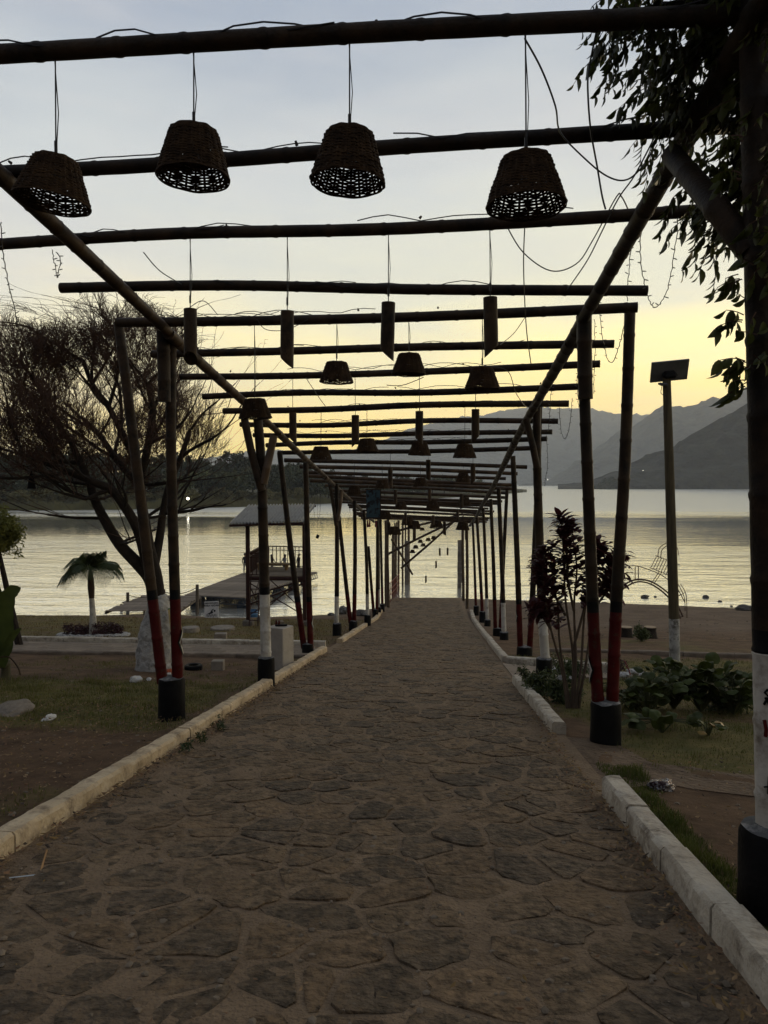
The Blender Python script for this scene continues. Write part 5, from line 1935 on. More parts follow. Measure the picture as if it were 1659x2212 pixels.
for k_ in range(295):
    q, tang, t = rt.choice(anchors)
    a = rt.uniform(0, 6.28)
    s1 = tang.orthogonal().normalized()
    s2 = tang.cross(s1)
    d = (s1 * math.cos(a) + s2 * math.sin(a) + tang * rt.uniform(.2, 1.0) + Vector((0, 0, .2))).normalized()
    o = link('leaf', sleaf, shrub, q + Vector((rt.uniform(-.03, .03), rt.uniform(-.03, .03), rt.uniform(-.03, .03))) - sb)
    o.rotation_euler = d.to_track_quat('Y', 'Z').to_euler()
    s_ = rt.uniform(.75, 1.3)
    o.scale = (s_, s_, s_)

V_, F_ = [], []
SLv = np.array([v_.co[:] for v_ in sleaf.vertices])
SLf = np.array([p_.vertices[:] for p_ in sleaf.polygons])
for k_ in range(1300):
    q, tang, t = rt.choice(anchors)
    if t < .5:
        continue
    a = rt.uniform(0, 6.28)
    s1 = tang.orthogonal().normalized()
    s2 = tang.cross(s1)
    d = (s1 * math.cos(a) + s2 * math.sin(a) + tang * rt.uniform(.0, .9)).normalized()
    m_ = np.array(d.to_track_quat('Y', 'Z').to_matrix() * rt.uniform(.7, 1.15))
    V_.append(SLv @ m_.T + np.array(q + Vector((rt.gauss(0, .04), rt.gauss(0, .04), rt.gauss(0, .05))) - sb))
    F_.append(SLf + (len(V_) - 1) * len(SLv))
link('foliage', np_mesh('foliage', np.concatenate(V_), np.concatenate(F_), sleaf.materials[0], True), shrub)['kind'] = 'stuff'

# ---- low leafy plants filling the bed
bush_m = [M('bush_leaf', (.022, .034, .012), .6, .4, 5, 0, col2=(.045, .06, .018), trans=.15), M('bush_leaf_light', (.045, .06, .018), .6, .4, 5, 0, col2=(.08, .095, .03), trans=.2)]
def bush(px, py, rx, rz, n, label, size=.035, mats=bush_m, dy=.0, cat='bush', ry=None):
    b_ = foot_at(px, py)
    b_.y += dy
    b_.z = gz(b_.x, b_.y)
    root = empty('bush', b_, label, cat, 'low plants of the right bed')
    ms = MB()
    pts = []
    for k_ in range(16):
        e = b_ + Vector((rt.gauss(0, rx * .55), rt.gauss(0, (ry or rx) * .5), rz * rt.uniform(.4, 1.0)))
        ms.tube([b_ + Vector((rt.uniform(-.05, .05), rt.uniform(-.05, .05), -.02)), b_.lerp(e, .5) + Vector((0, 0, .05)), e], [.008, .006, .003], 4)
        for t in (.4, .6, .75, .9, 1.0):
            pts.append(tuple(b_.lerp(e, t)))
    ms.build('stems', stem_m, root)
    o = leaf_cloud('foliage', pts, n, size, mats, root, rx * .16)
bush(1165, 1500, .24, .30, 2400, 'low dark green bush spilling over the short right kerb')
bush(1205, 1515, .25, .28, 1800, 'small green bush at the foot of the dark red shrub')
bush(1255, 1480, .3, .35, 1800, 'dark green bush behind the dark red shrub', dy=.8)
bush(1368, 1530, .30, .30, 1500, 'dark leafy bush right of the red poles')
bush(1570, 1530, .34, .24, 1600, 'dark ground plants at the right end of the bed beside the near post')
bush(1385, 1385, .25, .42, 1300, 'feathery light green fern-like plant behind the red poles', .04, [bush_m[1]])
bush(1330, 1455, .16, .28, 500, 'small reddish plant beside the red poles', .03, [redleaf_s])
# big round-leaved plants: every leaf its own piece
rl_m = M('round_leaf', (.030, .042, .008), .6, .35, 3, .2, 25, col2=(.062, .075, .015), rnd=.35, trans=.22, spec=.2)
ry_m = M('yellowing_leaf', (.26, .13, .02), .55, .4, 5, .2, 25, col2=(.10, .09, .02))
def round_leaf(name, mat):
    v, f = [(0, .0, 0)], []
    n = 14
    for r_, zz in ((.5, .02), (1.0, -.05)):
        for j in range(n):
            a = 2 * math.pi * j / n
            k_ = r_ * (1 - .25 * math.exp(-((a - 1.5 * math.pi) / .5) ** 2))
            v.append((.095 * k_ * math.cos(a), .085 + .11 * k_ * math.sin(a) , zz * .5 + .018 * r_ * math.sin(3 * a)))
    v[0] = (0, .085, 0)
    for j in range(n):
        j2 = (j + 1) % n
        f.append((0, 1 + j, 1 + j2))
    q = np_mesh(name, v, [(a, b, c) for a, b, c in f] + [t_ for j in range(n) for t_ in ((1 + j, 1 + n + j, 1 + n + (j + 1) % n), (1 + j, 1 + n + (j + 1) % n, 1 + (j + 1) % n))], mat, True)
    return q
RL, RY = round_leaf('leaf', rl_m), round_leaf('leaf', ry_m)
def leafy(px, py, nl, spread, h, label, yellow=0, scl=1.0):
    b_ = foot_at(px, py)
    root = empty('round_leaved_plant', b_, label, 'plant', 'round-leaved plants of the right bed')
    ms = MB()
    for k_ in range(nl):
        a = rt.uniform(0, 6.28)
        r_ = spread * rt.uniform(.15, 1)
        e = Vector((r_ * math.cos(a), r_ * math.sin(a) * .7, h * rt.uniform(.3, 1)))
        ms.tube([(0, 0, -.02), e * .5 + Vector((0, 0, .07)), e], [.008, .007, .005], 5)
        o = link('leaf', RY if k_ < yellow else RL, root, e)
        s_ = rt.uniform(.5, .95) * scl
        s_ *= .6 if k_ < yellow else 1
        o.scale = (s_, s_, s_)
        o.rotation_euler = (rt.uniform(-.2, 1.0), rt.uniform(-.5, .5), a - 1.57 + rt.uniform(-.6, .6))
    ms.build('stalks', M('leaf_stalk', (.05, .055, .02), .6, .3, 5, 0), root, local=True)
leafy(1400, 1545, 52, .36, .46, 'round-leaved plant nearest the red poles in the right bed')
leafy(1455, 1530, 70, .40, .60, 'tallest round-leaved plant under the solar lamp post')
leafy(1515, 1535, 66, .40, .56, 'round-leaved plant in the middle right of the bed with a yellow leaf', 0)
leafy(1585, 1540, 52, .36, .46, 'round-leaved plant at the right end of the bed')
leafy(1430, 1580, 18, .28, .16, 'low round-leaved plant at the front of the bed')
leafy(1530, 1588, 7, .16, .16, 'small round-leaved plant with yellowing leaves at the front of the bed', 3)
# whitewashed edging stones round the bed
for k_, (px, py, w_) in enumerate(((1348, 1462, .13), (1372, 1455, .16), (1395, 1462, .13), (1208, 1452, .2), (1222, 1470, .16), (1465, 1475, .18))):
    b_ = foot_at(px, py)
    o = link('edging_stone', rock_mesh('edging_stone', 20 + k_, white_rock), None, (b_.x, b_.y, b_.z + .03))
    o.scale = (w_, .10, .07)
    tag(o, ('whitewashed edging stone left of the pair behind the red poles', 'largest whitewashed edging stone behind the red poles', 'whitewashed edging stone right of the red poles', 'whitewashed stone behind the dark red shrub, upper one', 'whitewashed stone behind the dark red shrub, lower one', 'whitewashed edging stone half hidden under the tall round leaves')[k_], 'stone', 'whitewashed edging stones')
# red flower spike
b_ = foot_at(1362, 1470)
fl = empty('red_flower', b_, 'dark red flower spike standing beside the red poles', 'flower')
mb = MB()
t_ = P(1353, 1432, b_.y)
mb.tube([b_, b_.lerp(t_, .5) + Vector((.02, 0, 0)), t_], .005, 5)
mb.build('stalk', stem_m, fl)
mb = MB()
for k_ in range(14):
    c = P(1350 + k_ * .9, 1428 + k_ * 2.2, b_.y)
    mb.lathe([(.003, -.012), (.014, 0), (.003, .015)], c + Vector((rt.uniform(-.014, .014), 0, 0)), 6)
mb.build('petals', M('crimson_petal', (.14, .012, .02), .6, .3, 8, 0), fl)

# ---- weeping fig over the right side
ft = Vector((3.15, 3.6, 0))
ft.z = gz(ft.x, ft.y)
fig = empty('fig_tree', ft, 'weeping fig with hanging leafy branches over the top right corner', 'tree')
mb = MB()
fk = Vector((2.9, 3.7, ft.z + 3.2))
mb.tube(smooth_path([ft - Vector((0, 0, .2)), ft + Vector((.05, .05, 1.2)), ft + Vector((-.05, .1, 2.4)), fk], 4), [.17 - .005 * i for i in range(13)], 12)
brs = []
for pl in ([fk, P(1640, 60, 3.8), P(1540, 10, 3.9), P(1400, 25, 4.0), P(1310, 45, 4.0)], [fk, P(1620, 150, 4.1), P(1520, 110, 4.2), P(1420, 170, 4.3)],
           [fk, P(1600, 200, 4.3), P(1520, 220, 4.4), P(1440, 240, 4.4)], [fk, P(1680, -50, 3.6), P(1600, -120, 3.7), P(1450, -150, 3.9)],
           [fk, fk + Vector((.3, .2, .5)), fk + Vector((.5, .8, 1.0)), fk + Vector((.4, 1.5, 1.3))], [fk, fk + Vector((.5, -.2, .5)), fk + Vector((1.0, -.6, .9)), fk + Vector((1.6, -.8, 1.0))],
           [fk, fk + Vector((.6, .4, .3)), fk + Vector((1.2, .9, .5)), fk + Vector((1.7, 1.2, .4))], [fk, P(1650, 330, 3.9), P(1610, 400, 4.0), P(1560, 440, 4.1)],
           [fk, fk + Vector((0, -.5, .6)), fk + Vector((-.3, -1.2, 1.0)), fk + Vector((-.4, -2.0, 1.1))]):
    sp = smooth_path(pl, 5)
    mb.tube(sp, [.06 - .045 * i / (len(sp) - 1) for i in range(len(sp))], 7)
    brs.append(sp)
mb.build('trunk', bark, fig)
fleaf_m = M('fig_leaf', (.026, .034, .007), .5, .35, 6, 0, col2=(.070, .078, .016), rnd=.35, trans=.42, spec=.25)
FL = leaf_me('leaf', .064, .027, fleaf_m, .3, .25, 5)
FLv = np.array([v_.co[:] for v_ in FL.vertices])
FLf = np.array([p_.vertices[:] for p_ in FL.polygons])
tw_ = MB()
leaves = []
def drape(q, d, L_, step=.030):
    """a hanging twig with alternate leaves"""
    pts = [q]
    dd = d.normalized()
    n = int(L_ / step)
    for i in range(n):
        dd = (dd + Vector((rt.uniform(-.25, .25), rt.uniform(-.25, .25), -.16 + rt.uniform(-.1, .1)))).normalized()
        pts.append(pts[-1] + dd * step)
        a = rt.uniform(0, 6.28)
        ld = (Vector((math.cos(a), math.sin(a), 0)) * .55 + dd * .3 + Vector((0, 0, -.75))).normalized()
        leaves.append((pts[-1], ld, rt.uniform(.7, 1.25), a))
    if len(pts) > 1:
        tw_.tube(pts, [.0035 - .002 * i / len(pts) for i in range(len(pts))], 3, cap=False)
for bi, sp in enumerate(brs):
    vis = bi in (0, 1, 2, 3, 7)
    for i in range(4, len(sp)):
        for _ in range(5 if vis else 6):
            d = Vector((rt.gauss(0, .8), rt.gauss(0, .8), rt.gauss(.1, .5)))
            drape(sp[i] + Vector((rt.gauss(0, .07), rt.gauss(0, .1), rt.gauss(0, .08))), d, rt.uniform(.2, .5))
# dense heart of the crown, where the near post and the rail go into the leaves
for _ in range(130):
    q = P(rt.uniform(1560, 1760), rt.uniform(-120, 220), rt.uniform(3.5, 4.6))
    drape(q, Vector((rt.gauss(0, .8), rt.gauss(0, .8), rt.gauss(0, .5))), rt.uniform(.12, .3))
for _ in range(55):
    q = P(rt.uniform(1625, 1720), rt.uniform(250, 900), rt.uniform(3.3, 3.7))
    drape(q, Vector((rt.gauss(0, .8), rt.gauss(0, .8), rt.gauss(0, .5))), rt.uniform(.06, .16))
# sprigs creeping down the near post
for px, py, sx, n_ in ((1600, 600, -1, 5), (1608, 690, -1, 4), (1612, 790, -1, 6), (1614, 830, -1, 5), (1600, 300, -1, 8), (1600, 380, -1, 7)):
    for _ in range(n_):
        drape(P(px + rt.uniform(-6, 6), py + rt.uniform(-10, 10), 3.42), Vector((sx * rt.uniform(.6, 1.4), -.2, rt.uniform(-.2, .4))), rt.uniform(.06, .15))
tw_.build('twigs', twig_m, fig, smooth=False)['kind'] = 'stuff'
# leaf mass added out of view above and behind the camera, darkens near path
pts_ = [(rt.gauss(2.6, 1.7), rt.gauss(-1.6, 1.5), rt.gauss(9.3, .55)) for _ in range(420)]
pts_ = [q for q in pts_ if q[1] < .6 and q[2] > 8.2]
leaf_cloud('unseen_shade_foliage', pts_, 9000, .075, [fleaf_m], fig, .22)
def leaf_matrix(q, d, s_, a):
    m_ = d.to_track_quat('Y', 'Z').to_matrix() @ Matrix.Rotation(a, 3, 'Y')
    return m_ * s_
seen = []
other = []
for lf in leaves:
    x, y_ = proj(lf[0])
    (seen if (1240 < x < 1640 and 0 < y_ < 900) else other).append(lf)
rt.shuffle(seen)
seen.sort(key=lambda l: proj(l[0])[0])
for lf in seen[:300]:
    o = bpy.data.objects.new('leaf', FL)
    COL.objects.link(o)
    o.parent = fig
    m_ = leaf_matrix(lf[0], lf[1], lf[2], lf[3]).to_4x4()
    m_.translation = lf[0] - ft
    o.matrix_local = m_
V_, F_ = [], []
for i, lf in enumerate(seen[300:] + other):
    m_ = np.array(leaf_matrix(*lf))
    V_.append(FLv @ m_.T + np.array(lf[0] - ft))
    F_.append(FLf + i * len(FLv))
o = link('foliage', np_mesh('foliage', np.concatenate(V_), np.concatenate(F_), fleaf_m, True), fig)
o['kind'] = 'stuff'
print('fig leaves', len(leaves), 'twig faces', len(twigs.f))

# ================================================================== THE SHORE: PIER, TOWER, SIGN, STONES
plank_m = M('grey_plank', (.13, .10, .075), .85, .35, 3, .5, 40, col2=(.21, .165, .12), stretch=(1, 1, 1), rnd=.3)
timber_m = M('pier_timber', (.10, .08, .06), .9, .35, 4, .5, 40)
dark_steel = M('dark_steel', (.04, .04, .042), .6, .4, 6, .2, 40)
rust = M('maroon_steel', (.032, .010, .008), .6, .4, 8, .25, 40)
A0, A1, A2, A3 = P(528, 1298, 35.6), P(686, 1239, 46.3), P(527, 1243, 45.6), P(400, 1292, 36.3)   # near right, far right, far left, near left
DZ = .58
for q in (A0, A1, A2, A3):
    q.z = DZ
pier = empty('pier', (A3.x, A3.y, 0), 'long grey plank pier with a ramp running out over the lake', 'pier')
np_ = 46
for k_ in range(np_):
    t = (k_ + .5) / np_
    a, b = A3.lerp(A2, t), A0.lerp(A1, t)
    d = b - a
    mb = MB()
    w_ = (A2 - A3).length / np_
    mb.box((0, 0, 0), (d.length + rb.uniform(-.02, .06), w_ * .93, .045), bevel=.006)
    o = mb.build('plank', plank_m, pier, smooth=False, local=True)
    o.location = (a + b) / 2 + Vector((0, 0, rb.uniform(-.006, .006))) - pier.location
    o.rotation_euler = (0, 0, math.atan2(d.y, d.x) + rb.uniform(-.004, .004))
# truss floats under the deck edges
for nm, a, b in (('edge_truss', A0, A1), ('edge_truss', A3, A2), ('edge_truss', A3, A0)):
    mb = MB()
    lo, hi = Vector((0, 0, -.36)), Vector((0, 0, -.05))
    mb.tube([a + hi, b + hi], .03, 6)
    mb.tube([a + lo, b + lo], .03, 6)
    n = int((b - a).length / .38)
    for k_ in range(n):
        p_, q_ = a.lerp(b, k_ / n), a.lerp(b, (k_ + 1) / n)
        mb.tube([p_ + lo, p_.lerp(q_, .5) + hi], .016, 5)
        mb.tube([p_.lerp(q_, .5) + hi, q_ + lo], .016, 5)
    mb.build(nm, dark_steel, pier)
for t in (.08, .3, .52, .74, .95):
    for s_ in (.12, .88):
        mb = MB()
        c = A3.lerp(A2, t).lerp(A0.lerp(A1, t), s_)
        mb.tube([(c.x, c.y - .5, .10), (c.x, c.y + .5, .10)], .26, 14)
        mb.build('float_drum', M('float_drum', (.02, .03, .05), .5, .3, 3, .1), pier)
# landward ramp of loose planks
B0, B1, B2, B3 = P(388, 1321, 32.6), P(432, 1296, 35.9), P(311, 1296, 35.9), P(228, 1331, 32.6)
for q, z_ in ((B0, .46), (B1, .60), (B2, .60), (B3, .36)):
    q.z = z_
for k_ in range(15):
    t = (k_ + .5) / 15
    a, b = B3.lerp(B2, t), B0.lerp(B1, t)
    d = b - a
    mb = MB()
    mb.box((0, 0, 0), (d.length + rb.uniform(-.1, .15), .205, .045), bevel=.006)
    o = mb.build('ramp_plank', plank_m, pier, smooth=False, local=True)
    o.location = (a + b) / 2 - pier.location + Vector((rb.uniform(-.05, .05), 0, 0))
    o.rotation_euler = (rb.uniform(-.01, .05), -math.atan2(d.z, math.hypot(d.x, d.y)), math.atan2(d.y, d.x))
mb = MB()
mb.tube([B3 - Vector((0, 0, .08)), B2 - Vector((0, 0, .08))], .06, 6)
mb.build('ramp_bearer', timber_m, pier)
mb = MB()
mb.tube([B0 - Vector((0, 0, .08)), B1 - Vector((0, 0, .08))], .06, 6)
mb.build('ramp_bearer', timber_m, pier)
for q in (B1, B2, B0):
    mb = MB()
    mb.tube([q - Vector((0, 0, .04)), (q.x, q.y, -.8)], .07, 8)
    mb.build('pile', timber_m, pier)
# rope posts
prev = None
for (px, pt, pb_, yy) in ((276, 1280, 1314, 35.0), (354, 1273, 1302, 35.8), (426, 1263, 1332, 34.2)):
    t_, b_ = P(px, pt, yy), P(px, pb_, yy)
    mb = MB()
    mb.tube([b_ - Vector((0, 0, .5)), t_], [.085, .075], 9)
    mb.build('rope_post', timber_m, pier)
    hook = t_ - Vector((0, 0, .12))
    if prev:
        mb = MB()
        mb.tube(arc_pts(prev, hook, .2, 10), .018, 5)
        mb.build('rope', bam, pier)
    prev = hook
mb = MB()
c = P(288, 1301, 35.4)
mb.box((c.x, c.y, c.z), (1.0, .4, .06), bevel=.01)
mb.build('side_shelf', plank_m, pier, smooth=False)
mb = MB()
c = P(262, 1305, 35.2)
mb.tube([c, (c.x, c.y, -.5)], .07, 8)
c2 = P(276, 1312, 35.2)
mb.tube([c, c2], .025, 5)
mb.build('shelf_leg', timber_m, pier)

# lookout tower
FLp, BLp, FRp, BRp = (-6.50, 25.0), (-6.72, 27.9), (-4.55, 25.1), (-4.92, 27.6)
ZF, ZT = 3.0, 4.86
tower = empty('lookout_tower', (-5.6, 26.4, gz(-5.6, 26.4)), 'maroon steel lookout tower with a corrugated roof beside the pier', 'tower')
heights = {FLp: 4.85, FRp: 4.85, BLp: 5.2, BRp: 5.2}
for c, zt in heights.items():
    mb = MB()
    z0 = gz(*c) - .1
    mb.box((c[0], c[1], (z0 + zt) / 2), (.13, .13, zt - z0), bevel=.01)
    mb.build('post', rust, tower, smooth=False)
    mb = MB()
    mb.box((c[0], c[1], z0 + .16), (.34, .34, .28), bevel=.03)
    mb.build('footing', M('tower_footing', (.14, .12, .10), .95, .3, 6, .6, 30), tower, smooth=False)
def beam(p_, q_, r_=.04, name='beam', mat=None):
    mb = MB()
    mb.tube([p_, q_], r_, 6)
    return mb.build(name, mat or rust, tower)
for a, b in ((FLp, FRp), (BLp, BRp), (FLp, BLp), (FRp, BRp)):
    beam((a[0], a[1], ZF - .08), (b[0], b[1], ZF - .08), .07, 'floor_beam')
    beam((a[0], a[1], heights[a] - .05), (b[0], b[1], heights[b] - .05), .05, 'roof_beam')
    za, zb = gz(*a) + .35, gz(*b) + .35
    beam((a[0], a[1], za), (b[0], b[1], ZF - .2), .022, 'cross_brace')
    beam((a[0], a[1], ZF - .2), (b[0], b[1], zb), .022, 'cross_brace')
for k_ in range(12):
    t = (k_ + .5) / 12
    a = Vector((*FLp, ZF)).lerp(Vector((*BLp, ZF)), t)
    b = Vector((*FRp, ZF)).lerp(Vector((*BRp, ZF)), t)
    mb = MB()
    d = b - a
    mb.box((a + b) / 2, (d.length + .1, .225, .04), rotz(math.atan2(d.y, d.x)))
    mb.build('floor_board', plank_m, tower, smooth=False)
RH = .80
def rail_side(a, b, z=ZF):
    p_, q_ = Vector((*a, z)), Vector((*b, z))
    mb = MB()
    for h in (RH, RH * .82, .06):
        mb.tube([p_ + Vector((0, 0, h)), q_ + Vector((0, 0, h))], .022 if h > .7 else .016, 6)
    mb.build('top_rail', rust, tower)
    n = max(3, int((q_ - p_).length / .145))
    for k_ in range(n + 1):
        c = p_.lerp(q_, k_ / n)
        mb = MB()
        mb.tube([c + Vector((0, 0, .06)), c + Vector((0, 0, RH))], .017, 5)
        mb.build('baluster', rust, tower)
rail_side(BLp, BRp)
rail_side(FLp, BLp)
rail_side(FRp, BRp)
rail_side((FLp[0], FLp[1]), (FLp[0] + .45, FLp[1]))
# ladder on the left front
mb = MB()
for dx in (.12, .42):
    mb.tube([(FLp[0] + dx, FLp[1] - .35, gz(FLp[0], FLp[1] - .35)), (FLp[0] + dx, FLp[1] - .05, ZF + .05)], .02, 6)
for k_ in range(6):
    z_ = gz(FLp[0], FLp[1]) + .25 + k_ * .26
    yy = FLp[1] - .35 + .3 * k_ / 6
    mb.tube([(FLp[0] + .12, yy, z_), (FLp[0] + .42, yy, z_)], .015, 5)
mb.build('ladder', rust, tower)
# stair stringers rising to the right
for dz in (0, .28):
    beam((FRp[0] - 1.9, FRp[1] - .05, gz(-5.5, 25) + .75 + dz), (FRp[0] + .1, FRp[1] - .05, ZF - .2 + dz * .4), .03, 'stair_rail')
# corrugated roof, lower edge towards the path
rv, rf = [], []
nc = 150
ca_, cb_2 = P(495, 1131, 24.3), P(655, 1126, 24.3)
cc_, cd_ = P(537, 1091, 28.9), P(683, 1089, 28.9)
for k_ in range(nc + 1):
    t = k_ / nc
    h = .042 * math.sin(t * 2 * math.pi * 22)
    a, b = ca_.lerp(cb_2, t), cc_.lerp(cd_, t)
    rv += [(a.x, a.y, a.z + h), (b.x, b.y, b.z + h), (a.x, a.y, a.z + h - .012), (b.x, b.y, b.z + h - .012)]
for k_ in range(nc):
    i = k_ * 4
    rf += [(i, i + 4, i + 5, i + 1), (i + 2, i + 3, i + 7, i + 6), (i, i + 2, i + 6, i + 4), (i + 1, i + 5, i + 7, i + 3)]
mb = MB()
mb.add(rv, rf)
mb.build('corrugated_roof', M('galvanised_sheet', (.14, .142, .146), .55, .25, 2.5, .1, 30, metallic=.3, spots=(.16, .12, .09), spot_scale=3, spot_lo=.58, spot_hi=.75), tower)
mb = MB()
mb.tube([ca_ + Vector((0, .05, -.07)), cb_2 + Vector((0, .05, -.07))], .045, 6)
mb.build('eaves_beam', rust, tower)
mb = MB()
mb.tube([cc_ + Vector((0, -.05, -.07)), cd_ + Vector((0, -.05, -.07))], .045, 6)
mb.build('eaves_beam', rust, tower)
mb = MB()
c = P(590, 1218, 26.8)
mb.box((c.x, c.y, c.z), (1.35, .4, .05), bevel=.008)
for dx in (-.5, .5):
    mb.box((c.x + dx, c.y, (c.z + ZF) / 2), (.08, .3, c.z - ZF), bevel=.008)
o = mb.build('plank_table', M('table_wood', (.20, .13, .06), .8, .3, 4, .4, 30), smooth=False)
tag(o, 'narrow wooden plank table on the tower platform', 'table')

# people on the pier, seen through the tower railing
def person(px, py_head, py_feet, yy, label, shirt, pants, hair, lean=0.0, arm=0.0, face=0.0, long_hair=False):
    f_ = P(px, py_feet, yy)
    f_.z = DZ + .02
    h = (py_feet - py_head) / FPX * yy
    sc = h / 1.6
    me_ = bpy.data.meshes.new('person')
    J = {'pel': (0, 0, .86), 'sp': (0, .0, 1.05), 'ch': (0, 0, 1.24), 'nk': (0, 0, 1.38), 'hd0': (0, -.015, 1.45), 'hd': (0, -.02, 1.53),
         'ls': (-.15, 0, 1.31), 'le': (-.20, -.02 - arm * .1, 1.08), 'lw': (-.19, -.08 - arm * .25, .88 + arm * .16), 'lh': (-.18, -.12 - arm * .28, .82 + arm * .18),
         'rs': (.15, 0, 1.31), 're': (.20, -.02 - arm * .1, 1.08), 'rw': (.19, -.08 - arm * .25, .88 + arm * .16), 'rh': (.18, -.12 - arm * .28, .82 + arm * .18),
         'lhip': (-.085, 0, .82), 'lk': (-.09, -.03, .46), 'la': (-.095, .01, .09), 'lt': (-.10, -.12, .04),
         'rhip': (.085, 0, .82), 'rk': (.10, -.01, .46), 'ra': (.11, .03, .09), 'rt': (.115, -.10, .04)}
    rad = {'pel': .125, 'sp': .115, 'ch': .135, 'nk': .05, 'hd0': .075, 'hd': .098, 'ls': .06, 'le': .042, 'lw': .03, 'lh': .034, 'rs': .06, 're': .042, 'rw': .03, 'rh': .034,
           'lhip': .09, 'lk': .06, 'la': .042, 'lt': .035, 'rhip': .09, 'rk': .06, 'ra': .042, 'rt': .035}
    E = [('pel', 'sp'), ('sp', 'ch'), ('ch', 'nk'), ('nk', 'hd0'), ('hd0', 'hd'), ('ch', 'ls'), ('ls', 'le'), ('le', 'lw'), ('lw', 'lh'), ('ch', 'rs'), ('rs', 're'), ('re', 'rw'), ('rw', 'rh'),
         ('pel', 'lhip'), ('lhip', 'lk'), ('lk', 'la'), ('la', 'lt'), ('pel', 'rhip'), ('rhip', 'rk'), ('rk', 'ra'), ('ra', 'rt')]
    ks = list(J)
    vs = [Vector((J[k_][0] + lean * max(0, J[k_][2] - .8), J[k_][1], J[k_][2])) * sc for k_ in ks]
    me_.from_pydata(vs, [(ks.index(a), ks.index(b)) for a, b in E], [])
    m = bpy.data.materials.new('clothed_body')
    m.use_nodes = True
    nt = m.node_tree
    tcn = nt.nodes.new('ShaderNodeTexCoord')
    sx = nt.nodes.new('ShaderNodeSeparateXYZ')
    nt.links.new(tcn.outputs['Object'], sx.inputs[0])
    mu = nt.nodes.new('ShaderNodeMath')
    mu.operation = 'DIVIDE'
    mu.inputs[1].default_value = 1.7 * sc
    nt.links.new(sx.outputs['Z'], mu.inputs[0])
    rp = nt.nodes.new('ShaderNodeValToRGB')
    rp.color_ramp.interpolation = 'CONSTANT'
    skin = (.18, .09, .055)
    for q, (pos, c_) in enumerate(((0.0, (.03, .03, .03)), (.045, pants), (.52, shirt), (.80, skin))):
        e_ = rp.color_ramp.elements[q] if q < 2 else rp.color_ramp.elements.new(pos)
        e_.position = pos
        e_.color = (*c_, 1)
    nt.links.new(mu.outputs[0], rp.inputs[0])
    nt.links.new(rp.outputs[0], nt.nodes['Principled BSDF'].inputs['Base Color'])
    nt.nodes['Principled BSDF'].inputs['Roughness'].default_value = .85
    me_.materials.append(m)
    o = link('person', me_, None, f_)
    o.rotation_euler = (0, 0, face)
    sk = o.modifiers.new('skin', 'SKIN')
    ss = o.modifiers.new('smooth', 'SUBSURF')
    ss.levels = ss.render_levels = 2
    for k_, sv_ in zip(ks, me_.skin_vertices[0].data):
        sv_.radius = (rad[k_] * sc, rad[k_] * sc * (.75 if k_ in ('ch', 'sp', 'pel') else 1))
        sv_.use_root = k_ == 'pel'
    tag(o, label, 'person', 'people on the pier')
    hb = MB()
    hx = lean * .73
    hb.lathe([(.02, .115), (.07, .10), (.105, .055), (.112, 0), (.10, -.05)] + ([(.10, -.14), (.085, -.26), (.05, -.30)] if long_hair else [(.07, -.075)]), (0, 0, 0), 12)
    hm = hb.mesh('hair', M('black_hair', (.012, .010, .009), .6, .3, 20, 0))
    h_ = link('hair', hm, o, Vector((hx, .03, 1.545)) * sc)
    h_.scale = (sc * .98, sc * .9, sc)
    # nose and ears, facing forward
    fb = MB()
    fb.lathe([(.002, -.03), (.016, -.012), (.004, .03)], (hx, -.118, 1.52), 6)
    for sg in (-1, 1):
        fb.lathe([(.004, -.03), (.016, 0), (.004, .03)], (hx + sg * .098, 0, 1.525), 6)
    fb.v = [tuple(Vector(q) * sc) for q in fb.v]
    fb.build('face_features', M('skin', skin, .7, .2, 8, 0), o, local=True)
PZ = [(530, 1199, 1246, 44.4, 'person in dark top and pale trousers standing behind the left tower post', (.012, .013, .02), (.16, .15, .14), .0, .1, .3, False),
      (551, 1203, 1243, 45.0, 'person in dark clothes half hidden behind the rear left tower post', (.02, .02, .022), (.02, .02, .025), .0, .3, .5, False),
      (588, 1200, 1240, 45.4, 'person with long hair bending forward behind the middle of the railing', (.02, .014, .014), (.03, .03, .035), -.06, .6, 1.2, True),
      (615, 1201, 1245, 44.6, 'person in a pale grey top standing right of the plank table', (.22, .21, .20), (.016, .016, .018), 0, .8, -.5, True),
      (645, 1198, 1241, 45.2, 'person in black at the right end of the tower railing', (.01, .01, .011), (.05, .05, .05), .05, .1, -.8, False)]
for px, a, b, yy, lab, sh, pa, le, ar, fa, lh in PZ:
    person(px, a, b, yy, lab, sh, pa, None, le, ar, fa, lh)

# swimming-area sign
sb_ = P(457, 1331, 30.6)
sb_.z = gz(sb_.x, sb_.y)
sign = empty('swimming_sign', sb_, 'white leaning board marking the swimming area beside the pier', 'sign', rot=(R(-12), R(-2), R(6)))
mb = MB()
mb.box((0, 0, .36), (.60, .025, .70), bevel=.004)
mb.build('board', M('sign_white', (.52, .50, .48), .7, .15, 4, .1, 30), sign, smooth=False, local=True)
ink = M('sign_ink', (.012, .012, .014), .7, .2, 6, 0)
def text(s, x, z, size, sx=1.0):
    cu = bpy.data.curves.new('lettering', 'FONT')
    cu.body = s
    cu.size = size
    cu.align_x = 'CENTER'
    cu.extrude = .001
    cu.offset = .004
    cu.materials.append(ink)
    tmp = bpy.data.objects.new('lettering', cu)
    COL.objects.link(tmp)
    me_ = bpy.data.meshes.new_from_object(tmp.evaluated_get(bpy.context.evaluated_depsgraph_get()))
    bpy.data.objects.remove(tmp)
    o = link('lettering', me_)
    o.parent = sign
    o.location = (x, -.0155, z)
    o.rotation_euler = (R(90), 0, 0)
    o.scale = (sx, 1, 1)
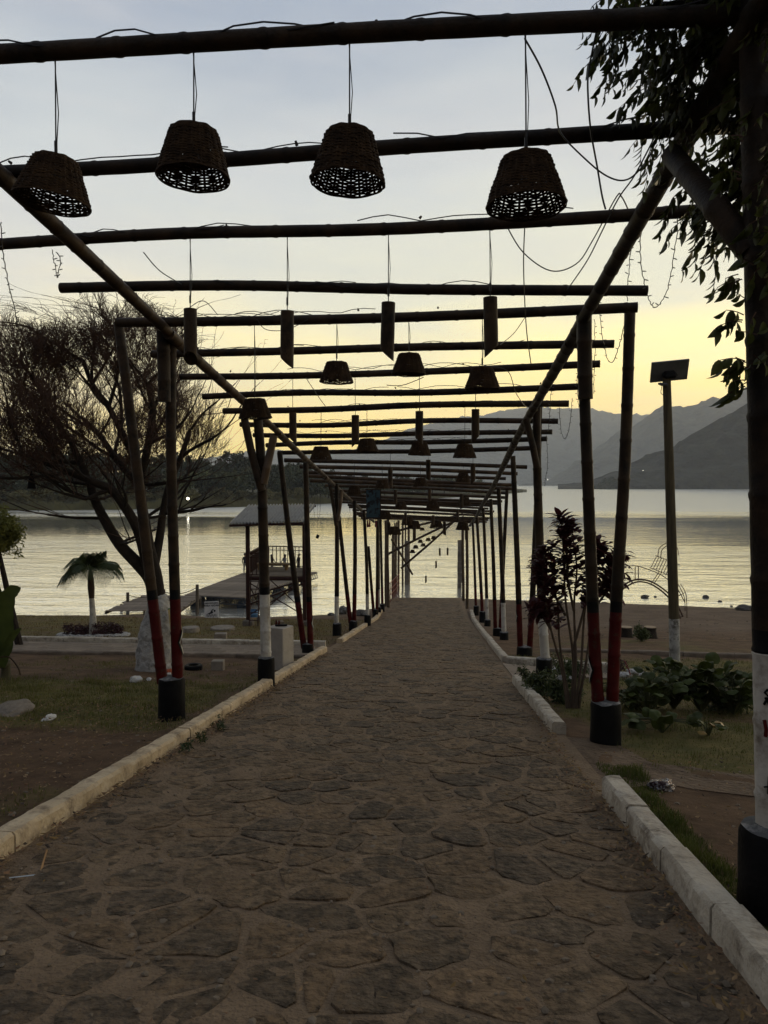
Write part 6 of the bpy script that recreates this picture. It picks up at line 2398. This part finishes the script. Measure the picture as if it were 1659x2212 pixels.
text('AREA EXCLUSIVA', 0, .60, .085, .86)
text('PARA NADAR', 0, .49, .115, .86)
mb = MB()
def flat(pts, y=-.0165):
    mb.add([(x, y, z) for x, z in pts], [tuple(range(len(pts)))])
flat([(.13 + .045 * math.cos(a), .30 + .045 * math.sin(a)) for a in [k_ * math.pi / 8 for k_ in range(16)]])
flat([(-.20, .17), (-.05, .25), (.0, .34), (.09, .395), (.10, .365), (.04, .315), (.075, .225), (.02, .19), (-.10, .165)])
for zz in (.135, .085):
    up_, dn = [], []
    for k_ in range(25):
        x = -.22 + .44 * k_ / 24
        z = zz + .018 * math.sin(k_ * 1.05)
        up_.append((x, z + .012)), dn.append((x, z - .012))
    for k_ in range(24):
        flat([dn[k_], dn[k_ + 1], up_[k_ + 1], up_[k_]])
mb.build('swimmer_pictogram', ink, sign, smooth=False, local=True)

# blue barrel by the pier
c = P(545, 1327, 33.2)
c.z = gz(c.x, c.y)
bar = empty('blue_barrel', (c.x, c.y, c.z), 'cut blue plastic barrel lying under the end of the pier', 'barrel')
mb = MB()
mb.lathe([(.25, .0), (.27, .04), (.26, .14), (.28, .17), (.26, .2), (.26, .34), (.24, .35), (.24, .1)], (0, 0, 0), 20, capt=True)
mb.build('drum', M('blue_plastic', (.05, .13, .24), .5, .3, 4, .1), bar, local=True)
# rocks at the waterline on the left
for k_, (px, py, sx, sz, mt, lab) in enumerate(((693, 1326, .42, .38, white_rock, 'big whitewashed boulder at the waterline left of the white pole'), (742, 1326, .30, .32, grey_rock, 'grey and white boulder behind the white pole at the waterline'),
        (778, 1328, .30, .26, grey_rock, 'dark boulder with white patches right of the red poles at the waterline'), (797, 1306, .30, .34, grey_rock, 'farther boulder between the last left poles'), (665, 1330, .25, .14, white_rock, 'low whitewashed rock left of the big boulder'),
        (716, 1329, .16, .12, grey_rock, 'small dark rock between the two boulders'), (664, 1316, .1, .06, grey_rock, 'small dark stone awash in front of the pier end'))):
    c = G(px, py)
    o = link('boulder', rock_mesh('boulder', 60 + k_ * 3, mt, 3, .38), None, (c.x, c.y, c.z + sz * .35))
    o.scale = (sx, sx * .8, sz)
    o.rotation_euler = (0, 0, k_ * 1.3)
    tag(o, lab, 'rock', 'rocks on the left shore')
for k_, (px, py, sx, sz, lab) in enumerate(((1610, 1318, .42, .26, 'pale rounded boulder on the beach at the right edge'), (1393, 1298, .22, .15, 'dark stone in the shallows left of the solar lamp post'), (1524, 1302, .2, .13, 'dark stone at the waterline right of the solar lamp post'),
        (1555, 1307, .12, .07, 'small dark stone right of the waterline stone'), (1415, 1298, .09, .06, 'tiny stone right of the shallows stone'), (1580, 1312, .08, .05, 'tiny stone near the boulder at the right edge'))):
    c = G(px, py)
    o = link('boulder', rock_mesh('boulder', 90 + k_ * 3, M('beach_stone', (.07, .065, .06), .9, .4, 3, .6, 10), 3, .3), None, (c.x, c.y, max(c.z, 0) + sz * .3))
    o.scale = (sx, sx * .8, sz)
    o.rotation_euler = (0, 0, k_ * 2.1)
    tag(o, lab, 'rock', 'rocks on the right beach')
# tree stumps on the beach
stump_m = M('cut_wood', (.30, .22, .14), .9, .3, 10, .3, 40)
for px, py, lab in ((1352, 1376, 'cut tree stump on the right, the left one of two'), (1404, 1376, 'cut tree stump on the right, the right one of two')):
    c = foot_at(px, py)
    root = empty('tree_stump', c, lab, 'stump', 'tree stumps on the right')
    mb = MB()
    mb.lathe([(.24, -.1), (.20, .06), (.17, .22), (.18, .29)], (0, 0, 0), 14)
    mb.build('trunk', bark, root, local=True)
    mb = MB()
    mb.lathe([(.178, .291), (.17, .305)], (0, 0, 0), 14)
    mb.build('cut_face', stump_m, root, local=True)

# solar lamp post
lb = foot_at(1458, 1442)
lamp = empty('solar_lamp_post', lb, 'wooden solar lamp post with a whitewashed foot on the right lawn', 'lamp post')
mb = MB()
lt = P(1440, 815, lb.y)
wt = P(1456, 1336, lb.y)
mb.tube([lb - Vector((0, 0, .2)), lb.lerp(wt, .5), wt], [.100, .098, .096], 14)
mb.build('whitewashed_foot', M('lime_wash_worn', (.34, .33, .31), .9, .4, 4, .5, 30, spots=(.10, .09, .075), spot_scale=6, spot_lo=.5, spot_hi=.62), lamp)
mb = MB()
mb.tube([wt, wt.lerp(lt, .5), lt], [.096, .088, .074], 14)
mb.build('wooden_pole', M('post_wood', (.07, .055, .03), .85, .4, 3, .5, 25, stretch=(6, 6, .6)), lamp)
pc = P(1446, 801, lb.y)
ptilt = Matrix.Rotation(R(-5), 3, 'Y') @ Matrix.Rotation(R(-58), 3, 'X')
mb = MB()
mb.box(pc, (.68, .40, .035), ptilt, bevel=.004)
mb.build('panel_frame', M('panel_back', (.12, .12, .13), .5, .3, 3, 0, metallic=.4), lamp, smooth=False)
mb = MB()
mb.box(pc + ptilt @ Vector((0, 0, .0205)), (.63, .35, .005), ptilt)
mb.build('solar_cells', M('solar_cell', (.01, .012, .03), .2, .3, 8, 0), lamp, smooth=False)
mb = MB()
mb.box(pc + Vector((0, -.03, -.08)), (.26, .13, .19), ptilt, bevel=.05)
mb.build('battery_box', black_p, lamp, smooth=False)
mb = MB()
mb.box(P(1432, 830, lb.y - .12), (.13, .20, .04), Matrix.Rotation(.25, 3, 'X'), bevel=.01)
mb.tube(smooth_path([P(1430, 833, lb.y - .1), P(1428, 850, lb.y - .1), P(1438, 853, lb.y - .08)], 5), .006, 5)
mb.build('lamp_head', dark_steel, lamp, smooth=False)

# rusty arched frame on the beach
ab = foot_at(1440, 1345)
arch = empty('rusty_arch', ab, 'bent rusty steel arch and ladder frame lying on the right beach', 'frame')
rust_b = M('rusted_rod', (.055, .025, .016), .8, .4, 12, .3, 40)
ay = 27.0
def rods(lst, r_=.022, name='arch_rod'):
    for pl in lst:
        mb = MB()
        mb.tube(smooth_path([P(x, y_, ay + (d_[0] if d_ else 0)) for x, y_, *d_ in pl], 5), r_, 6)
        mb.build(name, rust_b, arch)
rods([[(1338, 1275), (1350, 1262), (1375, 1252), (1405, 1256), (1435, 1274), (1458, 1298), (1475, 1332)], [(1338, 1280), (1352, 1268), (1376, 1257), (1404, 1261), (1432, 1279), (1454, 1303), (1470, 1336)]], .03)
rods([[(1338, 1226, .3), (1370, 1222, .3), (1400, 1230, .3), (1430, 1243, .3), (1460, 1268, .3), (1480, 1302, .3)], [(1372, 1224), (1372, 1254)], [(1379, 1224), (1379, 1254)]], .016, 'brace_rod')
rods([[(1421, 1204), (1424, 1185), (1436, 1175), (1448, 1172), (1462, 1182), (1466, 1200)], [(1427, 1206), (1430, 1188), (1442, 1178)]], .014, 'hoop')
for k_ in range(8):
    x = 1418 + k_ * 5.5
    rods([[(x, 1202 + k_ * 1.8), (x - 12, 1226 + k_ * 2.4)]], .012, 'ladder_rung')
rods([[(1416, 1200), (1468, 1220)], [(1403, 1226), (1450, 1245)], [(1430, 1235), (1412, 1262)], [(1424, 1235), (1406, 1262)], [(1470, 1262), (1482, 1285), (1484, 1335)], [(1465, 1262), (1478, 1290), (1480, 1320)], [(1440, 1300), (1480, 1280)], [(1476, 1330), (1450, 1345)]], .013, 'brace_rod')

# ================================================================== CONCRETE AND LITTER
conc = M('plain_concrete', (.16, .135, .11), .92, .35, 4, .5, 30, col2=(.28, .24, .19), spots=(.09, .07, .055), spot_scale=5, spot_lo=.55, spot_hi=.7)
c0, c1 = foot_at(583, 1438), foot_at(621, 1446)
pm = P(603, 1442, c1.y + .1)
cb3 = Vector((pm.x, pm.y + .1, gz(pm.x, pm.y)))
o = MB()
o.box((cb3.x, cb3.y, cb3.z + .36), (.36, .34, .80), rotz(-.42), bevel=.012)
o = o.build('concrete_pedestal', M('rendered_concrete', (.30, .27, .23), .92, .25, 4, .5, 30, col2=(.42, .37, .31), spots=(.14, .11, .085), spot_scale=4, spot_lo=.56, spot_hi=.7), smooth=False)
tag(o, 'waist-high rendered concrete pedestal behind the left white pole', 'pedestal')
sh = Vector((cb3.x, cb3.y, cb3.z + .765))
shoe = empty('shoe', sh, 'worn black and red sandal left on top of the concrete pedestal', 'shoe')
mb = MB()
mb.box(sh + Vector((.02, 0, .015)), (.22, .085, .03), rotz(.2), bevel=.012)
mb.build('sole', black_p, shoe)
mb = MB()
mb.tube(arc_pts(sh + Vector((-.02, -.045, .03)), sh + Vector((-.02, .045, .03)), -.06, 8), .014, 6)
mb.tube(arc_pts(sh + Vector((-.07, -.04, .03)), sh + Vector((-.07, .04, .03)), -.07, 8), .012, 6)
mb.build('strap', red_p, shoe)
def block(px, py, w_, d_, h_, rz, lab, name='concrete_block', mat=conc, hollow=False):
    c = foot_at(px, py)
    mb = MB()
    z_ = gz(c.x, c.y)
    mb.box((c.x, c.y, z_ + h_ / 2 - .02), (w_, d_, h_), rotz(rz), bevel=.012)
    o = mb.build(name, mat, smooth=False)
    return tag(o, lab, 'block', 'concrete blocks on the left')
block(477, 1386, .30, .22, .30, .15, 'square concrete block standing beyond the side path')
block(471, 1441, .22, .18, .20, .1, 'small grey concrete block on the near lawn before the side path')
block(605, 1345, .25, .3, .12, .4, 'flat concrete slab by the foot of the tower')
def disc(px, py, r_, h_, lab, mat, cat, name, hole=False):
    c = foot_at(px, py)
    z_ = gz(c.x, c.y)
    mb = MB()
    prof = [(r_ * .55, h_ * .7), (r_ * .6, h_ * .95), (r_ * .85, h_), (r_, h_ * .75), (r_, .1 * h_), (r_ * .9, -.02)] if hole else [(r_, -.05), (r_, h_ * .8), (r_ * .94, h_)]
    mb.lathe(prof, (c.x, c.y, z_), 20, capb=not hole, capt=not hole)
    if hole:
        mb.lathe([(r_ * .55, h_ * .7), (r_ * .56, .0)], (c.x, c.y, z_), 20, capb=False, capt=False)
    o = mb.build(name, mat)
    return tag(o, lab, cat)
disc(412, 1364, .26, .16, 'round concrete disc half hidden behind the left red pole', conc, 'concrete disc', 'concrete_disc')
disc(481, 1360, .38, .10, 'low round concrete disc behind the square block', conc, 'concrete disc', 'concrete_disc')
disc(418, 1441, .16, .09, 'black tyre ring lying on the dirt behind the left red poles', black_p, 'tyre', 'tyre', True)
pale_m = M('pale_litter', (.50, .48, .45), .8, .15, 10, .4, 30)
def crumple(name, px, py, sx, sy, sz, mat, lab, cat, seed, amp=.45):
    c = G(px, py)
    o = link(name, rock_mesh(name, seed, mat, 3, amp), None, (c.x, c.y, c.z + sz * .5))
    o.scale = (sx, sy, sz)
    o.rotation_euler = (0, 0, seed)
    return tag(o, lab, cat, 'litter on the ground')
crumple('plastic_bag', 293, 1467, .10, .075, .075, pale_m, 'white crumpled plastic bag on the left lawn by the tree', 'litter', 3.2)
crumple('plastic_bag', 105, 1550, .085, .05, .045, pale_m, 'small white crumpled bag at the lower left of the lawn', 'litter', 7.7)
crumple('plastic_bag', 322, 1465, .06, .04, .03, pale_m, 'thin pale wrapper beside the white bag', 'litter', 5.1)
crumple('paper_cup', 573, 1430, .10, .03, .03, pale_m, 'white scrap lying by the foot of the left white pole', 'litter', 9.4)
crumple('plastic_bag', 366, 1452, .07, .05, .07, M('orange_litter', (.30, .07, .03), .8, .2, 8, .3, 30), 'orange cloth scrap at the foot of the bare tree', 'litter', 4.4)
crumple('ball_of_foam', 365, 1455, .04, .04, .04, pale_m, 'white foam scrap lying between the left red poles', 'litter', 2.4)
crumple('snack_bag', 1432, 1699, .10, .065, .065, M('foil_bag', (.35, .35, .37), .22, .5, 9, .8, 14, metallic=.8, spots=(.02, .004, .006), spot_scale=5, spot_lo=.45, spot_hi=.5, bdist=.02), 'crumpled silver and dark foil snack bag on the bare ground at right', 'litter', 6.6, .6)
crumple('stone', 30, 1535, .35, .2, .08, M('flat_rock', (.16, .13, .10), .9, .3, 3, .6, 12), 'flat pale rock in the grass at the left edge', 'rock', 8.2, .25)
c, d = G(20, 1905), G(122, 1893)
mb = MB()
mb.tube([c + Vector((0, 0, .02)), d + Vector((0, 0, .02))], .0045, 6)
tag(mb.build('drinking_straw', M('pale_straw', (.42, .46, .5), .5, .1, 5, 0)), 'pale plastic straw lying on the cobbles at lower left', 'straw')
c, d = G(88, 1890), G(101, 1848)
mb = MB()
mb.tube([c + Vector((0, 0, .02)), d + Vector((0, 0, .03))], .006, 6)
tag(mb.build('dry_stick', M('tan_stick', (.30, .17, .07), .8, .2, 5, 0)), 'short tan stick lying by the left kerb at lower left', 'stick')

# fallen leaves gathered along the kerbs and scattered over the stones
def litter(name, label, n, xr, yr, size, mats, bias=None):
    xs = np.array([bias() if bias else rt.uniform(*xr) for _ in range(n)])
    ys = RNG.uniform(yr[0], yr[1], n) if yr[0] < yr[1] else RNG.uniform(yr[1], yr[0], n)
    c = np.array([(x, y, gz(x, y, False) + (.055 if PATH_L < x < PATH_R else .012)) for x, y in zip(xs, ys)])
    a = RNG.uniform(0, 6.28, n)
    s = size * RNG.uniform(.5, 1.5, n)
    u = np.stack([np.cos(a), np.sin(a), RNG.uniform(-.25, .25, n)], 1) * s[:, None]
    w = np.stack([-np.sin(a), np.cos(a), RNG.uniform(-.4, .4, n)], 1) * s[:, None] * RNG.uniform(.25, .5, n)[:, None]
    lift = np.stack([np.zeros(n), np.zeros(n), s * RNG.uniform(.05, .5, n)], 1)
    v = np.stack([c - u, c + w - lift * .2, c + u + lift, c - w + lift * .3], 1).reshape(-1, 3)
    f = np.arange(n * 4).reshape(-1, 4)
    f = np.concatenate([f[:, [0, 1, 2]], f[:, [0, 2, 3]]])
    mi = np.tile(RNG.integers(0, len(mats), n), 2)
    o = link(name, np_mesh(name, v, f, mats, False, mi))
    tag(o, label, 'leaves', kind='stuff')
lm = [M('brown_leaf', (.15, .08, .04), .85, .3, 8, 0), M('tan_leaf', (.22, .14, .07), .85, .3, 8, 0), M('dark_litter', (.045, .03, .02), .9, .3, 8, 0), M('ochre_leaf', (.15, .09, .03), .85, .3, 8, 0)]
litter('leaf_litter', 'dry brown leaves gathered along the left kerb', 1900, None, (2.2, 15), .020, lm, lambda: PATH_L + abs(rt.gauss(0, .10)) + .02)
litter('leaf_litter', 'dry brown leaves gathered along the right kerb', 1000, None, (2.2, 9), .017, lm, lambda: PATH_R - abs(rt.gauss(0, .13)) - .02)
litter('leaf_litter', 'dry leaves and straw strewn over the bare earth on the left', 4200, (-7, -2.6), (4.5, 9), .018, lm)
litter('leaf_litter', 'dry leaves strewn over the bare earth on the right', 1200, (1.45, 5), (3, 7), .015, lm)
litter('leaf_litter', 'scattered dry leaves and bits over the cobbles', 900, (PATH_L + .1, PATH_R - .1), (2.4, 20), .014, lm)
# pebbles and grit on the path and the bare ground
def pebbles(name, label, n, xr, yr, size):
    t_ = (1 + 5 ** .5) / 2
    ico = np.array([(-1, t_, 0), (1, t_, 0), (-1, -t_, 0), (1, -t_, 0), (0, -1, t_), (0, 1, t_), (0, -1, -t_), (0, 1, -t_), (t_, 0, -1), (t_, 0, 1), (-t_, 0, -1), (-t_, 0, 1)]) / 1.9
    fc = np.array([(0, 11, 5), (0, 5, 1), (0, 1, 7), (0, 7, 10), (0, 10, 11), (1, 5, 9), (5, 11, 4), (11, 10, 2), (10, 7, 6), (7, 1, 8), (3, 9, 4), (3, 4, 2), (3, 2, 6), (3, 6, 8), (3, 8, 9), (4, 9, 5), (2, 4, 11), (6, 2, 10), (8, 6, 7), (9, 8, 1)])
    V_, F_ = [], []
    for i in range(n):
        x, y = rt.uniform(*xr), yr[0] + (yr[1] - yr[0]) * rt.random() ** 1.5
        s_ = size * rt.uniform(.3, 1.0) ** 2
        z = gz(x, y, not (PATH_L < x < PATH_R)) + (.026 if PATH_L < x < PATH_R else .002)
        V_.append(ico * RNG.uniform(.6, 1.2, (12, 1)) * np.array((s_, s_ * rt.uniform(.6, 1.1), s_ * .55)) + np.array((x, y, z)))
        F_.append(fc + i * 12)
    o = link(name, np_mesh(name, np.concatenate(V_), np.concatenate(F_), [M('grit', (.11, .085, .06), .9, .4, 2, 0, col2=(.22, .17, .12))], False))
    tag(o, label, 'pebbles', kind='stuff')
pebbles('pebbles', 'small pebbles and grit strewn over the cobbled path', 1600, (PATH_L + .05, PATH_R - .05), (2.3, 16), .022)
pebbles('pebbles', 'small pebbles on the bare earth left of the path', 900, (-7, -2.6), (4, 15), .03)
pebbles('pebbles', 'small pebbles on the bare earth right of the path', 500, (1.4, 6), (3, 7), .025)
pebbles('pebbles', 'small stones strewn over the right beach', 700, (1.8, 20), (22, 38), .07)
# weeds in the foot of the left kerb
for k_, (px, py) in enumerate(((474, 1580), (436, 1608), (398, 1628))):
    c = foot_at(px, py)
    c.x = max(c.x, PATH_L + .03)
    root = empty('weed', (c.x, c.y, gz(c.x, c.y, False) + .02), ('tallest green weed at the foot of the left kerb', 'middle weed of three along the left kerb', 'lowest and nearest weed along the left kerb')[k_], 'weed', 'weeds along the left kerb')
    pts = [(root.location.x + rt.uniform(-.05, .05), root.location.y + rt.gauss(0, .07), root.location.z + rt.uniform(.01, .12 - .03 * k_)) for _ in range(25)]
    leaf_cloud('leaves', pts, 110, .022, [bush_m[0]], root, .015)
